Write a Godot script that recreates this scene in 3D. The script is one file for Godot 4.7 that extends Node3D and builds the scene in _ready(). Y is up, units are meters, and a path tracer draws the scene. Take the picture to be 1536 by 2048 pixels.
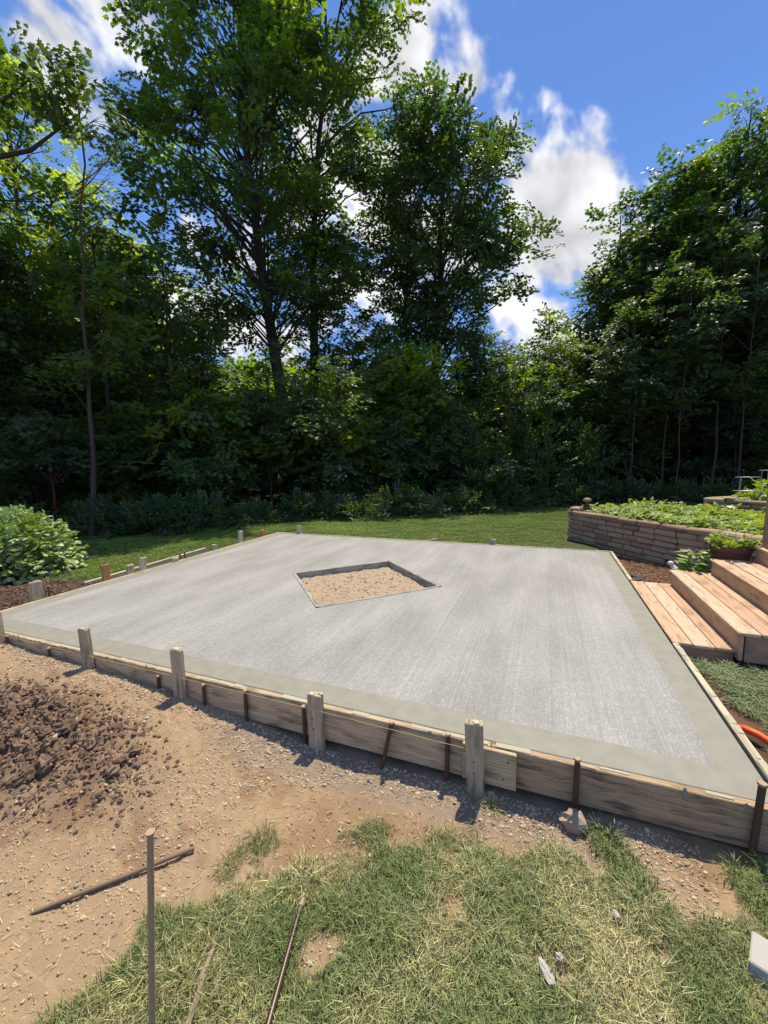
extends Node3D

# A garden: a freshly poured patio slab in its timber forms, raised beds and steps, lawn and a wood behind.
# Axes: x runs along the slab's back edge, z along its left side towards the house; y = 0 is the top of the slab.

const SUN_DIR := Vector3(-0.03, -0.906, 0.423)      # the way the sunlight travels
const SUN_ENERGY := 1.5
const SKY_ENERGY := 1.0
const EXPOSURE := 1.4

var rng := RandomNumberGenerator.new()
var M := {}
var spray := {}
var n_fine := FastNoiseLite.new()
var n_mid := FastNoiseLite.new()
var n_big := FastNoiseLite.new()
var names := {}


class Geo:
	var v := PackedVector3Array()
	var n := PackedVector3Array()
	var t := PackedVector2Array()
	var t2 := PackedVector2Array()
	var uvo := Vector2.ZERO

	func tri(a: Vector3, b: Vector3, c: Vector3, ta := Vector2.ZERO, tb := Vector2.ZERO, tc := Vector2.ZERO) -> void:
		var nn := (b - a).cross(c - a).normalized()
		v.append_array([a, c, b])
		n.append_array([nn, nn, nn])
		t.append_array([ta, tc, tb])

	func tri_n(a: Vector3, b: Vector3, c: Vector3, na: Vector3, nb: Vector3, nc: Vector3, ta: Vector2, tb: Vector2, tc: Vector2) -> void:
		if (b - a).cross(c - a).dot(na + nb + nc) < 0.0:
			v.append_array([a, b, c])
			n.append_array([na, nb, nc])
			t.append_array([ta, tb, tc])
		else:
			v.append_array([a, c, b])
			n.append_array([na, nc, nb])
			t.append_array([ta, tc, tb])

	func face(p: Array, centre: Vector3, uv: Callable) -> void:
		var nn: Vector3 = (p[1] - p[0]).cross(p[2] - p[0])
		var mid := Vector3.ZERO
		for q in p:
			mid += q
		var ps := p.duplicate()
		if nn.dot(mid / p.size() - centre) < 0.0:
			ps.reverse()
		for i in range(1, ps.size() - 1):
			tri(ps[0], ps[i], ps[i + 1], uv.call(ps[0], nn), uv.call(ps[i], nn), uv.call(ps[i + 1], nn))

	# a box with chamfered edges; u runs along its longest side, in metres
	func box(x: Transform3D, s: Vector3, bev := 0.004, jit := 0.0, r: RandomNumberGenerator = null) -> void:
		var h := s * 0.5
		var long := s.max_axis_index()
		var P := {}
		for i in 8:
			var sg := Vector3(1 if i & 1 else -1, 1 if i & 2 else -1, 1 if i & 4 else -1)
			var j := Vector3.ZERO
			if jit > 0.0:
				j = Vector3(r.randf_range(-jit, jit), r.randf_range(-jit, jit), r.randf_range(-jit, jit))
			for k in 3:
				var p := h - Vector3.ONE * bev
				p[k] = h[k]
				P[i * 3 + k] = p * sg + j
		var uvo_ := uvo
		var uv := func(p: Vector3, nn: Vector3) -> Vector2:
			var q: int = nn.abs().max_axis_index()
			var a := long if q != long else (long + 1) % 3
			var b := 3 - q - a
			return Vector2(p[a], p[b]) + uvo_ + Vector2(0.0, 0.37 * q)
		var polys := []
		for k in 3:
			var a := (k + 1) % 3
			var b := (k + 2) % 3
			for sgn in 2:
				var base := sgn << k
				polys.append([P[base * 3 + k], P[(base | 1 << a) * 3 + k], P[(base | 1 << a | 1 << b) * 3 + k], P[(base | 1 << b) * 3 + k]])
			for sa in 2:
				for sb in 2:
					var e0 := sa << a | sb << b
					var e1 := e0 | 1 << k
					polys.append([P[e0 * 3 + a], P[e1 * 3 + a], P[e1 * 3 + b], P[e0 * 3 + b]])
		for i in 8:
			polys.append([P[i * 3], P[i * 3 + 1], P[i * 3 + 2]])
		var start := v.size()
		for q in polys:
			face(q, Vector3.ZERO, uv)
		var bn := x.basis.orthonormalized()
		for i in range(start, v.size()):
			v[i] = x * v[i]
			n[i] = (bn * n[i]).normalized()

	func tube(pts: Array, radii: Array, sides := 8, cap := true) -> void:
		var rings := []
		var nors := []
		var ref := Vector3.UP if absf((pts[1] - pts[0]).normalized().y) < 0.9 else Vector3.RIGHT
		for i in pts.size():
			var d: Vector3 = (pts[mini(i + 1, pts.size() - 1)] - pts[maxi(i - 1, 0)]).normalized()
			var a := d.cross(ref).normalized()
			var b := a.cross(d).normalized()
			ref = b
			var ring := []
			var nor := []
			for k in sides:
				var w := TAU * k / sides
				var o := a * cos(w) + b * sin(w)
				ring.append(pts[i] + o * radii[i])
				nor.append(o)
			rings.append(ring)
			nors.append(nor)
		var run := 0.0
		for i in pts.size() - 1:
			var l: float = (pts[i + 1] - pts[i]).length()
			for k in sides:
				var k2 := (k + 1) % sides
				var u0 := float(k) / sides
				var u1 := float(k + 1) / sides
				tri_n(rings[i][k], rings[i][k2], rings[i + 1][k2], nors[i][k], nors[i][k2], nors[i + 1][k2], Vector2(run, u0), Vector2(run, u1), Vector2(run + l, u1))
				tri_n(rings[i][k], rings[i + 1][k2], rings[i + 1][k], nors[i][k], nors[i + 1][k2], nors[i + 1][k], Vector2(run, u0), Vector2(run + l, u1), Vector2(run + l, u0))
			run += l
		if cap:
			for e in [0, pts.size() - 1]:
				for k in sides:
					var k2: int = (k + 1) % sides
					if e == 0:
						tri(pts[e], rings[e][k2], rings[e][k], Vector2.ZERO, Vector2(0.02, 0), Vector2(0, 0.02))
					else:
						tri(pts[e], rings[e][k], rings[e][k2], Vector2.ZERO, Vector2(0.02, 0), Vector2(0, 0.02))

	# an uneven lump (stone, clod)
	func lump(c: Vector3, r: Vector3, noise: FastNoiseLite, rough: float, su := 10, sv := 6, flat := true, off := 0.0) -> void:
		var grid := []
		for j in sv + 1:
			var row := []
			for i in su:
				var th := PI * j / sv
				var ph := TAU * i / su
				var d := Vector3(sin(th) * cos(ph), cos(th), sin(th) * sin(ph))
				row.append(c + d * r * (1.0 + rough * noise.get_noise_3d(d.x * 2.0 + off, d.y * 2.0, d.z * 2.0 - off)))
			grid.append(row)
		for j in sv:
			for i in su:
				var i2 := (i + 1) % su
				var q := [grid[j][i], grid[j + 1][i], grid[j + 1][i2], grid[j][i2]]
				if flat:
					for w in [[q[0], q[2], q[1]], [q[0], q[3], q[2]]]:
						if (w[1] - w[0]).cross(w[2] - w[0]).length_squared() > 1e-16:
							tri(w[0], w[1], w[2], Vector2(w[0].x, w[0].z), Vector2(w[1].x, w[1].z), Vector2(w[2].x, w[2].z))
				else:
					var nn := []
					for p in q:
						nn.append(((p - c) / (r * r)).normalized())
					tri_n(q[0], q[2], q[1], nn[0], nn[2], nn[1], Vector2.ZERO, Vector2.ONE, Vector2.RIGHT)
					tri_n(q[0], q[3], q[2], nn[0], nn[3], nn[2], Vector2.ZERO, Vector2.DOWN, Vector2.ONE)

	func lathe(prof: Array, sides := 20, at := Vector3.ZERO) -> void:
		for j in prof.size() - 1:
			var p: Vector2 = prof[j]
			var q: Vector2 = prof[j + 1]
			var e := (q - p).normalized()
			for k in sides:
				var a := TAU * k / sides
				var b := TAU * (k + 1) / sides
				var da := Vector3(cos(a), 0, sin(a))
				var db := Vector3(cos(b), 0, sin(b))
				var na := (da * e.y - Vector3.UP * e.x).normalized()
				var nb := (db * e.y - Vector3.UP * e.x).normalized()
				var A := at + da * p.x + Vector3.UP * p.y
				var B := at + db * p.x + Vector3.UP * p.y
				var C := at + db * q.x + Vector3.UP * q.y
				var D := at + da * q.x + Vector3.UP * q.y
				tri_n(A, C, B, na, nb, nb, Vector2(a * 0.2, p.y), Vector2(b * 0.2, q.y), Vector2(b * 0.2, p.y))
				tri_n(A, D, C, na, na, nb, Vector2(a * 0.2, p.y), Vector2(a * 0.2, q.y), Vector2(b * 0.2, q.y))

	# a leaf blade from BASE, pointing along the basis' z, its face along y
	func leaf(x: Transform3D, L: float, W: float, lobed := true, fold := 0.25) -> void:
		var o: Array
		if lobed:
			o = [[0.0, 0.0], [0.30, 0.05], [0.52, 0.36], [0.28, 0.42], [0.36, 0.76], [0.13, 0.66], [0.0, 1.0]]
		else:
			o = [[0.0, 0.0], [0.22, 0.12], [0.34, 0.38], [0.20, 0.75], [0.0, 1.0]]
		var mid := Vector3(0, 0.02 * L, 0.4 * L)
		for sgn in [-1.0, 1.0]:
			for i in o.size() - 1:
				var a := Vector3(o[i][0] * W * sgn, -fold * o[i][0] * W - 0.12 * o[i][1] * o[i][1] * L, o[i][1] * L)
				var b := Vector3(o[i + 1][0] * W * sgn, -fold * o[i + 1][0] * W - 0.12 * o[i + 1][1] * o[i + 1][1] * L, o[i + 1][1] * L)
				if sgn < 0:
					tri(x * mid, x * a, x * b)
				else:
					tri(x * mid, x * b, x * a)

	func mesh(mat: Material) -> ArrayMesh:
		var m := ArrayMesh.new()
		add_to(m, mat)
		return m

	func add_to(m: ArrayMesh, mat: Material) -> void:
		var a := []
		a.resize(Mesh.ARRAY_MAX)
		a[Mesh.ARRAY_VERTEX] = v
		a[Mesh.ARRAY_NORMAL] = n
		a[Mesh.ARRAY_TEX_UV] = t
		if t2.size() == v.size():
			a[Mesh.ARRAY_TEX_UV2] = t2
		m.add_surface_from_arrays(Mesh.PRIMITIVE_TRIANGLES, a)
		m.surface_set_material(m.get_surface_count() - 1, mat)


# ------------------------------------------------------------------ small helpers

func numbered(called: String) -> String:
	var k: int = names.get(called, 0)
	names[called] = k + 1
	return called if k == 0 else "%s_%03d" % [called, k]


func tag(o: Node3D, label: String, category: String, group := "", kind := "") -> Node3D:
	if label:
		o.set_meta("label", label)
	if category:
		o.set_meta("category", category)
	if group:
		o.set_meta("group", group)
	if kind:
		o.set_meta("kind", kind)
	return o


func thing(called: String, label: String, category: String, at := Vector3.ZERO, turn := 0.0, group := "") -> Node3D:
	var o := Node3D.new()
	o.name = numbered(called)
	add_child(o)
	o.position = at
	o.rotation.y = turn
	tag(o, label, category, group)
	return o


func part(called: String, m: Mesh, parent: Node = null) -> MeshInstance3D:
	var o := MeshInstance3D.new()
	o.mesh = m
	if parent == null:
		o.name = numbered(called)
		add_child(o)
	else:
		o.name = called
		parent.add_child(o, true)
	return o


func scatter(called: String, m: Mesh, rows: Array, colors: Array = [], parent: Node = null) -> MultiMeshInstance3D:
	var mm := MultiMesh.new()
	mm.transform_format = MultiMesh.TRANSFORM_3D
	mm.use_colors = colors.size() > 0
	mm.mesh = m
	mm.instance_count = rows.size()
	var b := PackedFloat32Array()
	var w := 16 if mm.use_colors else 12
	b.resize(rows.size() * w)
	for i in rows.size():
		var x: Transform3D = rows[i]
		var o := i * w
		b[o] = x.basis.x.x; b[o + 1] = x.basis.y.x; b[o + 2] = x.basis.z.x; b[o + 3] = x.origin.x
		b[o + 4] = x.basis.x.y; b[o + 5] = x.basis.y.y; b[o + 6] = x.basis.z.y; b[o + 7] = x.origin.y
		b[o + 8] = x.basis.x.z; b[o + 9] = x.basis.y.z; b[o + 10] = x.basis.z.z; b[o + 11] = x.origin.z
		if mm.use_colors:
			var c: Color = colors[i]
			b[o + 12] = c.r; b[o + 13] = c.g; b[o + 14] = c.b; b[o + 15] = 1.0
	mm.buffer = b
	var n := MultiMeshInstance3D.new()
	n.multimesh = mm
	if parent == null:
		n.name = numbered(called)
		add_child(n)
	else:
		n.name = called
		parent.add_child(n, true)
	n.set_meta("kind", "stuff")
	return n


func facing(fwd: Vector3, up: Vector3, at: Vector3, s := 1.0) -> Transform3D:
	var z := fwd.normalized()
	var x := up.cross(z)
	if x.length_squared() < 1e-6:
		x = Vector3.RIGHT.cross(z)
	x = x.normalized()
	return Transform3D(Basis(x * s, z.cross(x) * s, z * s), at)


func rv(a := 1.0) -> Vector3:
	return Vector3(rng.randf_range(-a, a), rng.randf_range(-a, a), rng.randf_range(-a, a))


func lin(r: float, g: float, b: float) -> Color:
	return Color(r, g, b).linear_to_srgb()


func smooth(a: float, b: float, x: float) -> float:
	return smoothstep(a, b, x)


func ramp(pts: Array, x: float) -> float:
	if x <= pts[0][0]:
		return pts[0][1]
	for i in range(1, pts.size()):
		if x <= pts[i][0]:
			return lerpf(pts[i - 1][1], pts[i][1], (x - pts[i - 1][0]) / (pts[i][0] - pts[i - 1][0]))
	return pts[-1][1]


# ------------------------------------------------------------------ sky, sun, camera

func sky_image() -> ImageTexture:
	var W := 2880
	var H := 1440
	var f := FastNoiseLite.new()
	f.noise_type = FastNoiseLite.TYPE_SIMPLEX_SMOOTH
	f.seed = 11
	f.frequency = 1.0
	f.fractal_octaves = 6
	f.fractal_gain = 0.55
	var g := FastNoiseLite.new()
	g.noise_type = FastNoiseLite.TYPE_SIMPLEX_SMOOTH
	g.seed = 5
	g.frequency = 1.0
	g.fractal_octaves = 3
	# the cumulus banks over the wood, then those out of view: azimuth and height of each, its half widths, its share
	var banks := [[0.0, 28.0, 8.5, 9.0, 0.95], [-4.0, 33.0, 6.0, 6.0, 0.85], [-11.0, 40.0, 4.5, 5.5, 0.72], [-18.0, 42.0, 6.0, 7.0, 0.8], [-24.0, 31.0, 12.0, 9.0, 0.95], [-12.0, 26.0, 9.0, 7.0, 0.85], [-52.0, 38.5, 8.0, 7.5, 0.86], [0.5, 15.5, 5.0, 4.0, 0.85], [-40.0, 16.5, 9.0, 4.0, 0.85], [-28.0, 20.0, 12.0, 5.0, 0.8],
		[50.0, 30.0, 12.0, 9.0, 0.85], [85.0, 22.0, 12.0, 7.0, 0.85], [110.0, 38.0, 15.0, 10.0, 0.95], [150.0, 26.0, 14.0, 9.0, 0.9], [180.0, 42.0, 16.0, 9.0, 0.9], [215.0, 30.0, 14.0, 9.0, 0.9], [250.0, 38.0, 14.0, 9.0, 0.9], [-85.0, 26.0, 13.0, 8.0, 0.85], [140.0, 60.0, 30.0, 9.0, 0.85], [-20.0, 62.0, 26.0, 8.0, 0.75]]  # unseen banks, added to make the fill light less blue
	var px := PackedFloat32Array()
	px.resize(W * H * 3)
	var top := Vector3(0.095, 0.20, 0.52)
	var low := Vector3(0.36, 0.44, 0.58)
	var mid := Vector3(0.135, 0.285, 0.66)
	for y in H:
		var el := PI * (0.5 - (y + 0.5) / H)
		var sy := sin(el)
		var cy := cos(el)
		var air := low.lerp(mid, smoothstep(0.0, 0.28, sy)).lerp(top, smoothstep(0.25, 0.75, sy))
		var eld := rad_to_deg(el)
		for x in W:
			var o := (y * W + x) * 3
			var c := air
			if el > 0.02:
				var az := wrapf(TAU * (x + 0.5) / W, -PI, PI)
				var d := Vector3(cy * sin(az), sy, -cy * cos(az))
				var azd := rad_to_deg(az)
				var m := 0.0
				for b in banks:
					var da: float = wrapf(azd - b[0], -180.0, 180.0) / b[2]
					var de: float = (eld - b[1]) / b[3]
					var q: float = da * da + de * de
					if q < 5.0:
						m = maxf(m, b[4] * exp(-q * 0.6))
				if m > 0.04:
					# ragged puffs, their upper rims drawn out into wisps
					var wx := g.get_noise_3d(d.x * 3.0, d.y * 3.0, d.z * 3.0 + 31.0) * 0.10
					var s := f.get_noise_3d((d.x + wx) * 3.6, d.y * 4.2, (d.z - wx) * 3.6)
					var fine := f.get_noise_3d(d.x * 15.0 + d.y * 5.0, d.y * 8.0, d.z * 15.0)
					var q := m + s * 0.85 + fine * 0.34
					var a := smoothstep(0.42, 0.80, q)
					if a > 0.0:
						var body := g.get_noise_3d((d.x + wx) * 6.5, d.y * 8.0 + 9.0, d.z * 6.5)
						var k := clampf(0.90 + s * 0.10 + body * 0.45 + fine * 0.30 - 0.16 * smoothstep(0.9, 1.5, q), 0.5, 1.15)
						c = air.lerp(Vector3(0.68, 0.68, 0.70) * k, a * 0.97)
			px[o] = c.x
			px[o + 1] = c.y
			px[o + 2] = c.z
	return ImageTexture.create_from_image(Image.create_from_data(W, H, false, Image.FORMAT_RGBF, px.to_byte_array()))


func light_and_camera() -> void:
	var cam := Camera3D.new()
	cam.name = "camera"
	add_child(cam)
	cam.transform = Transform3D(Basis(Vector3.UP, deg_to_rad(21.434)) * Basis(Vector3.RIGHT, deg_to_rad(-7.318)) * Basis(Vector3.BACK, deg_to_rad(-1.05)), Vector3(4.864, 1.4, 6.65))
	cam.fov = 102.92
	cam.near = 0.05
	cam.far = 600.0
	cam.current = true

	var sun := DirectionalLight3D.new()
	sun.name = "sun"
	add_child(sun)
	sun.transform = Transform3D(Basis.looking_at(SUN_DIR.normalized(), Vector3.UP), Vector3(0, 30, 0))
	sun.light_energy = SUN_ENERGY
	sun.light_color = Color(1.0, 0.94, 0.84)
	sun.light_angular_distance = 0.5
	sun.shadow_enabled = true
	sun.directional_shadow_max_distance = 80.0

	var env := Environment.new()
	env.background_mode = Environment.BG_SKY
	var sky := Sky.new()
	var pm := PanoramaSkyMaterial.new()
	pm.panorama = sky_image()
	pm.energy_multiplier = SKY_ENERGY
	sky.sky_material = pm
	env.sky = sky
	env.tonemap_mode = Environment.TONE_MAPPER_LINEAR
	env.tonemap_exposure = EXPOSURE
	env.ambient_light_source = Environment.AMBIENT_SOURCE_SKY
	env.sdfgi_enabled = true
	env.ssao_enabled = true
	env.ssil_enabled = true
	var we := WorldEnvironment.new()
	we.name = "environment"
	we.environment = env
	add_child(we)


# ------------------------------------------------------------------ materials

func noise_of(freq: float, oct: int, s: int, type := FastNoiseLite.TYPE_SIMPLEX_SMOOTH) -> FastNoiseLite:
	var f := FastNoiseLite.new()
	f.noise_type = type
	f.seed = s
	f.frequency = freq
	f.fractal_octaves = oct
	return f


func grey_image(w: int, h: int, bytes: PackedByteArray) -> ImageTexture:
	# shares of the base colour, written as sRGB
	var lut := PackedByteArray()
	for i in 256:
		var k := i / 255.0
		lut.append(int(255.0 * Color(k, k, k).linear_to_srgb().r))
	for i in bytes.size():
		bytes[i] = lut[bytes[i]]
	return ImageTexture.create_from_image(Image.create_from_data(w, h, false, Image.FORMAT_L8, bytes))


func seamless(w: int, h: int, freq: float, oct: int, s: int, lo: float, hi: float, type := FastNoiseLite.TYPE_SIMPLEX_SMOOTH) -> PackedByteArray:
	var im := noise_of(freq, oct, s, type).get_seamless_image(w, h)
	im.convert(Image.FORMAT_L8)
	var b := im.get_data()
	var r := PackedByteArray()
	r.resize(w * h)
	for i in w * h:
		r[i] = int(255.0 * clampf(lerpf(lo, hi, b[i] / 255.0), 0.0, 1.0))
	return r


func wood_tex(s: int, fine: float, stain: float, checks: float) -> ImageTexture:
	var W := 1024
	var H := 256
	var a := noise_of(0.004, 4, s).get_seamless_image(W, H)
	a.convert(Image.FORMAT_L8)
	var wave := a.get_data()
	var st := noise_of(0.018, 5, s + 1).get_seamless_image(W / 4, H)
	st.convert(Image.FORMAT_L8)
	st.resize(W, H, Image.INTERPOLATE_CUBIC)
	var stn := st.get_data()
	var r := RandomNumberGenerator.new()
	r.seed = s
	var rows := PackedFloat32Array()
	for i in H * 2:
		rows.append(r.randf())
	var b := PackedByteArray()
	b.resize(W * H)
	for y in H:
		for x in W:
			var i := y * W + x
			var yy := y + int((wave[i] - 128) * 0.10)
			var g1 := rows[posmod(yy, H)]
			var g2 := rows[H + posmod(int(yy * 0.34), H)]
			var k := 1.0 - fine * (0.55 * g1 + 0.6 * g2)
			var q := (stn[i] - 128) / 128.0
			k -= stain * maxf(q, 0.0)
			if g1 > 0.93 and stn[(i + 300) % (W * H)] > 128:
				k -= checks
			b[i] = int(clampf(k, 0.05, 1.0) * 255)
	return grey_image(W, H, b)


func concrete_tex() -> ImageTexture:
	var S := 1024
	var r := RandomNumberGenerator.new()
	r.seed = 4
	var cl := seamless(S, S, 0.03, 3, 21, 0.0, 1.0)
	var col := PackedFloat32Array()
	var raw := []
	for i in S:
		raw.append(r.randf())
	for i in S:
		col.append((raw[i] + raw[(i + 1) % S] + raw[(i + 2) % S] * 0.5) / 2.5)
	var wide := PackedFloat32Array()
	for i in S:
		wide.append(raw[(i / 9 * 9 + 3) % S] * 0.6 + raw[(i / 23 * 23 + 5) % S] * 0.4)
	var speck := PackedFloat32Array()
	speck.resize(S * S)
	for i in S * S:
		speck[i] = r.randf()
	var b := PackedByteArray()
	b.resize(S * S)
	for y in S:
		for x in S:
			var i := y * S + x
			# brushed ridges along v, broken up by grit
			var k := 0.64 + (0.14 * (col[x] - 0.5) + 0.055 * (wide[x] - 0.5)) * (0.5 + 1.0 * cl[i] / 255.0)
			var cell := (y / 5 % 204) * S + (x / 3) * 3 % S
			k += 0.13 * (speck[cell] - 0.5)
			if speck[(cell + 7) % (S * S)] > 0.93:
				k += 0.22  # white glints of the rough surface, painted into the colour
			k += 0.08 * (cl[i] / 255.0 - 0.5)
			b[i] = int(clampf(k, 0.0, 1.0) * 255)
	return grey_image(S, S, b)


func std(c: Color, rough := 0.9, spec := 0.4) -> StandardMaterial3D:
	var m := StandardMaterial3D.new()
	m.albedo_color = c
	m.roughness = rough
	m.metallic_specular = spec
	return m


func wood(c: Color, tex: Texture2D, rough := 0.85, bump := 0.12) -> StandardMaterial3D:
	var m := std(c, rough, 0.35)
	m.albedo_texture = tex
	m.uv1_scale = Vector3(1.0 / 1.5, 1.0 / 0.36, 1)
	m.heightmap_enabled = true
	m.heightmap_texture = tex
	m.heightmap_scale = bump
	return m


func tri_tex(c: Color, tex: Texture2D, size: float, rough := 0.9, bump := 0.3, world := true) -> StandardMaterial3D:
	var m := std(c, rough, 0.35)
	m.albedo_texture = tex
	m.uv1_triplanar = true
	m.uv1_world_triplanar = world
	m.uv1_scale = Vector3.ONE / size
	if bump > 0.0:
		m.heightmap_enabled = true
		m.heightmap_texture = tex
		m.heightmap_scale = bump
	return m


func leaf_mat(c: Color, through: Color, rough := 0.5) -> StandardMaterial3D:
	var m := std(c, rough, 0.4)
	m.backlight_enabled = true
	m.backlight = through
	m.cull_mode = BaseMaterial3D.CULL_DISABLED
	return m


func materials() -> void:
	var w_old := wood_tex(31, 0.42, 0.45, 0.35)
	var w_deck := wood_tex(77, 0.24, 0.36, 0.2)
	var grain := grey_image(512, 512, seamless(512, 512, 0.05, 5, 3, 0.55, 1.0))
	var fine_grain := grey_image(512, 512, seamless(512, 512, 0.02, 6, 15, 0.80, 1.0))
	var grit := grey_image(512, 512, seamless(512, 512, 0.14, 4, 8, 0.35, 1.0))
	var conc := concrete_tex()
	M.form = wood(lin(0.62, 0.48, 0.30), w_old, 0.85, 0.15)
	var w_stain := wood_tex(53, 0.42, 0.62, 0.4)
	M.form_stained = wood(lin(0.50, 0.36, 0.22), w_stain, 0.88, 0.15)
	M.form_pit = wood(lin(0.44, 0.43, 0.37), w_old, 0.9, 0.1)
	M.form_grey = wood(lin(0.54, 0.47, 0.34), w_old, 0.9, 0.15)
	M.stake = wood(lin(0.58, 0.48, 0.33), w_old, 0.88, 0.18)
	M.stake_new = wood(lin(0.50, 0.25, 0.10), w_deck, 0.85, 0.1)
	M.stake_pale = wood(lin(0.60, 0.52, 0.37), w_deck, 0.85, 0.1)
	M.splash = tri_tex(lin(0.62, 0.58, 0.42), grit, 0.11, 0.95, 0.2)
	M.deck = wood(lin(0.58, 0.405, 0.265), w_deck, 0.8, 0.08)
	M.deck2 = wood(lin(0.64, 0.475, 0.33), w_deck, 0.8, 0.08)
	M.deck_red = wood(lin(0.54, 0.36, 0.235), w_deck, 0.8, 0.08)
	M.post = wood(lin(0.42, 0.27, 0.17), w_deck, 0.8, 0.08)
	var blot := grey_image(512, 512, seamless(512, 512, 0.011, 4, 91, 0.70, 1.0))
	M.brushed = std(lin(0.495, 0.50, 0.48), 0.82, 0.4)
	M.brushed.albedo_texture = conc
	M.brushed.uv1_scale = Vector3(1 / 1.6, 1 / 2.2, 1)
	M.brushed.heightmap_enabled = true
	M.brushed.heightmap_texture = conc
	M.brushed.heightmap_scale = 0.5
	M.brushed.detail_enabled = true
	M.brushed.detail_albedo = blot
	M.brushed.detail_blend_mode = BaseMaterial3D.BLEND_MODE_MUL
	M.brushed.detail_uv_layer = BaseMaterial3D.DETAIL_UV_2
	M.brushed.uv2_scale = Vector3(1 / 3.1, 1 / 9.0, 1)
	M.border = tri_tex(lin(0.265, 0.265, 0.225), fine_grain, 1.3, 0.65, 0.03)
	M.ground = tri_tex(Color.WHITE, grit, 0.17, 0.95, 1.1)
	M.ground.vertex_color_use_as_albedo = true
	M.sand = tri_tex(lin(0.64, 0.50, 0.345), grit, 0.10, 0.95, 1.2)
	M.stone = tri_tex(Color.WHITE, grain, 0.07, 0.9, 0.15)
	M.stone.vertex_color_use_as_albedo = true
	M.clod = tri_tex(Color.WHITE, grit, 0.09, 0.95, 0.6)
	M.clod.vertex_color_use_as_albedo = true
	M.rock = tri_tex(lin(0.42, 0.33, 0.24), grain, 0.15, 0.9, 0.4)
	M.rust = tri_tex(lin(0.15, 0.085, 0.055), grit, 0.05, 0.75, 0.15)
	M.steel = tri_tex(lin(0.58, 0.41, 0.27), grit, 0.07, 0.55, 0.1)
	M.rod_brown = tri_tex(lin(0.30, 0.21, 0.145), grit, 0.07, 0.6, 0.1)
	M.dark_steel = tri_tex(lin(0.16, 0.13, 0.11), grit, 0.07, 0.35, 0.05)
	M.dark_steel.metallic = 0.7
	M.stick = wood(lin(0.46, 0.36, 0.25), w_old, 0.9, 0.2)
	M.brick = tri_tex(lin(0.50, 0.35, 0.225), grit, 0.12, 0.95, 0.35)
	M.brick2 = tri_tex(lin(0.56, 0.41, 0.27), grit, 0.12, 0.95, 0.35)
	M.brick3 = tri_tex(lin(0.37, 0.265, 0.19), grit, 0.12, 0.95, 0.35)
	M.brick4 = tri_tex(lin(0.50, 0.33, 0.24), grit, 0.12, 0.95, 0.35)
	M.brick5 = tri_tex(lin(0.47, 0.36, 0.24), grain, 0.12, 0.95, 0.35)
	M.gap_shade = std(lin(0.14, 0.11, 0.085), 1.0)  # dark backing colour, puts shade into the gaps between bricks
	M.soil = tri_tex(lin(0.10, 0.065, 0.04), grit, 0.2, 1.0, 1.0)
	M.terracotta = tri_tex(lin(0.15, 0.07, 0.052), grain, 0.3, 0.8, 0.1)
	M.slate = tri_tex(lin(0.07, 0.06, 0.065), grain, 0.2, 0.7, 0.1)
	M.orange = std(lin(0.80, 0.11, 0.02), 0.45)
	M.plaster = tri_tex(lin(0.62, 0.60, 0.55), grit, 0.15, 0.9, 0.3)
	M.white = std(lin(0.75, 0.74, 0.72), 0.4)
	M.black = std(lin(0.02, 0.02, 0.022), 0.5)
	M.wire = std(lin(0.55, 0.56, 0.58), 0.4)
	M.wire.metallic = 0.7
	M.string = std(lin(0.70, 0.62, 0.30), 0.8)
	M.bark = tri_tex(lin(0.085, 0.07, 0.058), grit, 0.35, 0.95, 1.5)
	M.bark_pale = tri_tex(lin(0.22, 0.18, 0.145), grit, 0.3, 0.95, 1.0)
	M.bark_brown = tri_tex(lin(0.13, 0.105, 0.085), grit, 0.3, 0.95, 1.0)
	M.bark_red = tri_tex(lin(0.16, 0.045, 0.03), grit, 0.3, 0.95, 1.0)
	M.twig = std(lin(0.10, 0.08, 0.06), 0.95)
	# foliage: top side and the light that comes through
	M.leaf_a = leaf_mat(lin(0.055, 0.095, 0.028), Color(0.37, 0.52, 0.09))
	M.leaf_b = leaf_mat(lin(0.07, 0.115, 0.026), Color(0.54, 0.68, 0.09))
	M.leaf_c = leaf_mat(lin(0.048, 0.085, 0.036), Color(0.30, 0.40, 0.08))
	M.leaf_y = leaf_mat(lin(0.10, 0.13, 0.022), Color(0.84, 0.94, 0.08))
	M.leaf_bush = leaf_mat(lin(0.31, 0.39, 0.20), Color(0.34, 0.44, 0.12), 0.42)
	M.leaf_bush2 = leaf_mat(lin(0.22, 0.31, 0.08), Color(0.46, 0.54, 0.10), 0.42)
	M.leaf_bed = leaf_mat(lin(0.19, 0.27, 0.055), Color(0.56, 0.64, 0.07), 0.5)
	M.leaf_lily = leaf_mat(lin(0.17, 0.28, 0.06), Color(0.50, 0.60, 0.08), 0.4)
	M.petal = leaf_mat(lin(0.65, 0.16, 0.20), Color(0.5, 0.2, 0.2), 0.6)
	M.petal2 = leaf_mat(lin(0.60, 0.38, 0.50), Color(0.5, 0.3, 0.4), 0.6)
	M.blade = std(Color.WHITE, 0.55, 0.4)
	M.blade.vertex_color_use_as_albedo = true
	M.blade.backlight_enabled = true
	M.blade.backlight = Color(0.6, 0.6, 0.5)
	M.blade.cull_mode = BaseMaterial3D.CULL_DISABLED
	M.straw = std(Color.WHITE, 0.8, 0.3)
	M.straw.vertex_color_use_as_albedo = true
	M.straw.cull_mode = BaseMaterial3D.CULL_DISABLED


# ------------------------------------------------------------------ ground

const HEAP := Vector2(2.05, 5.42)

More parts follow.
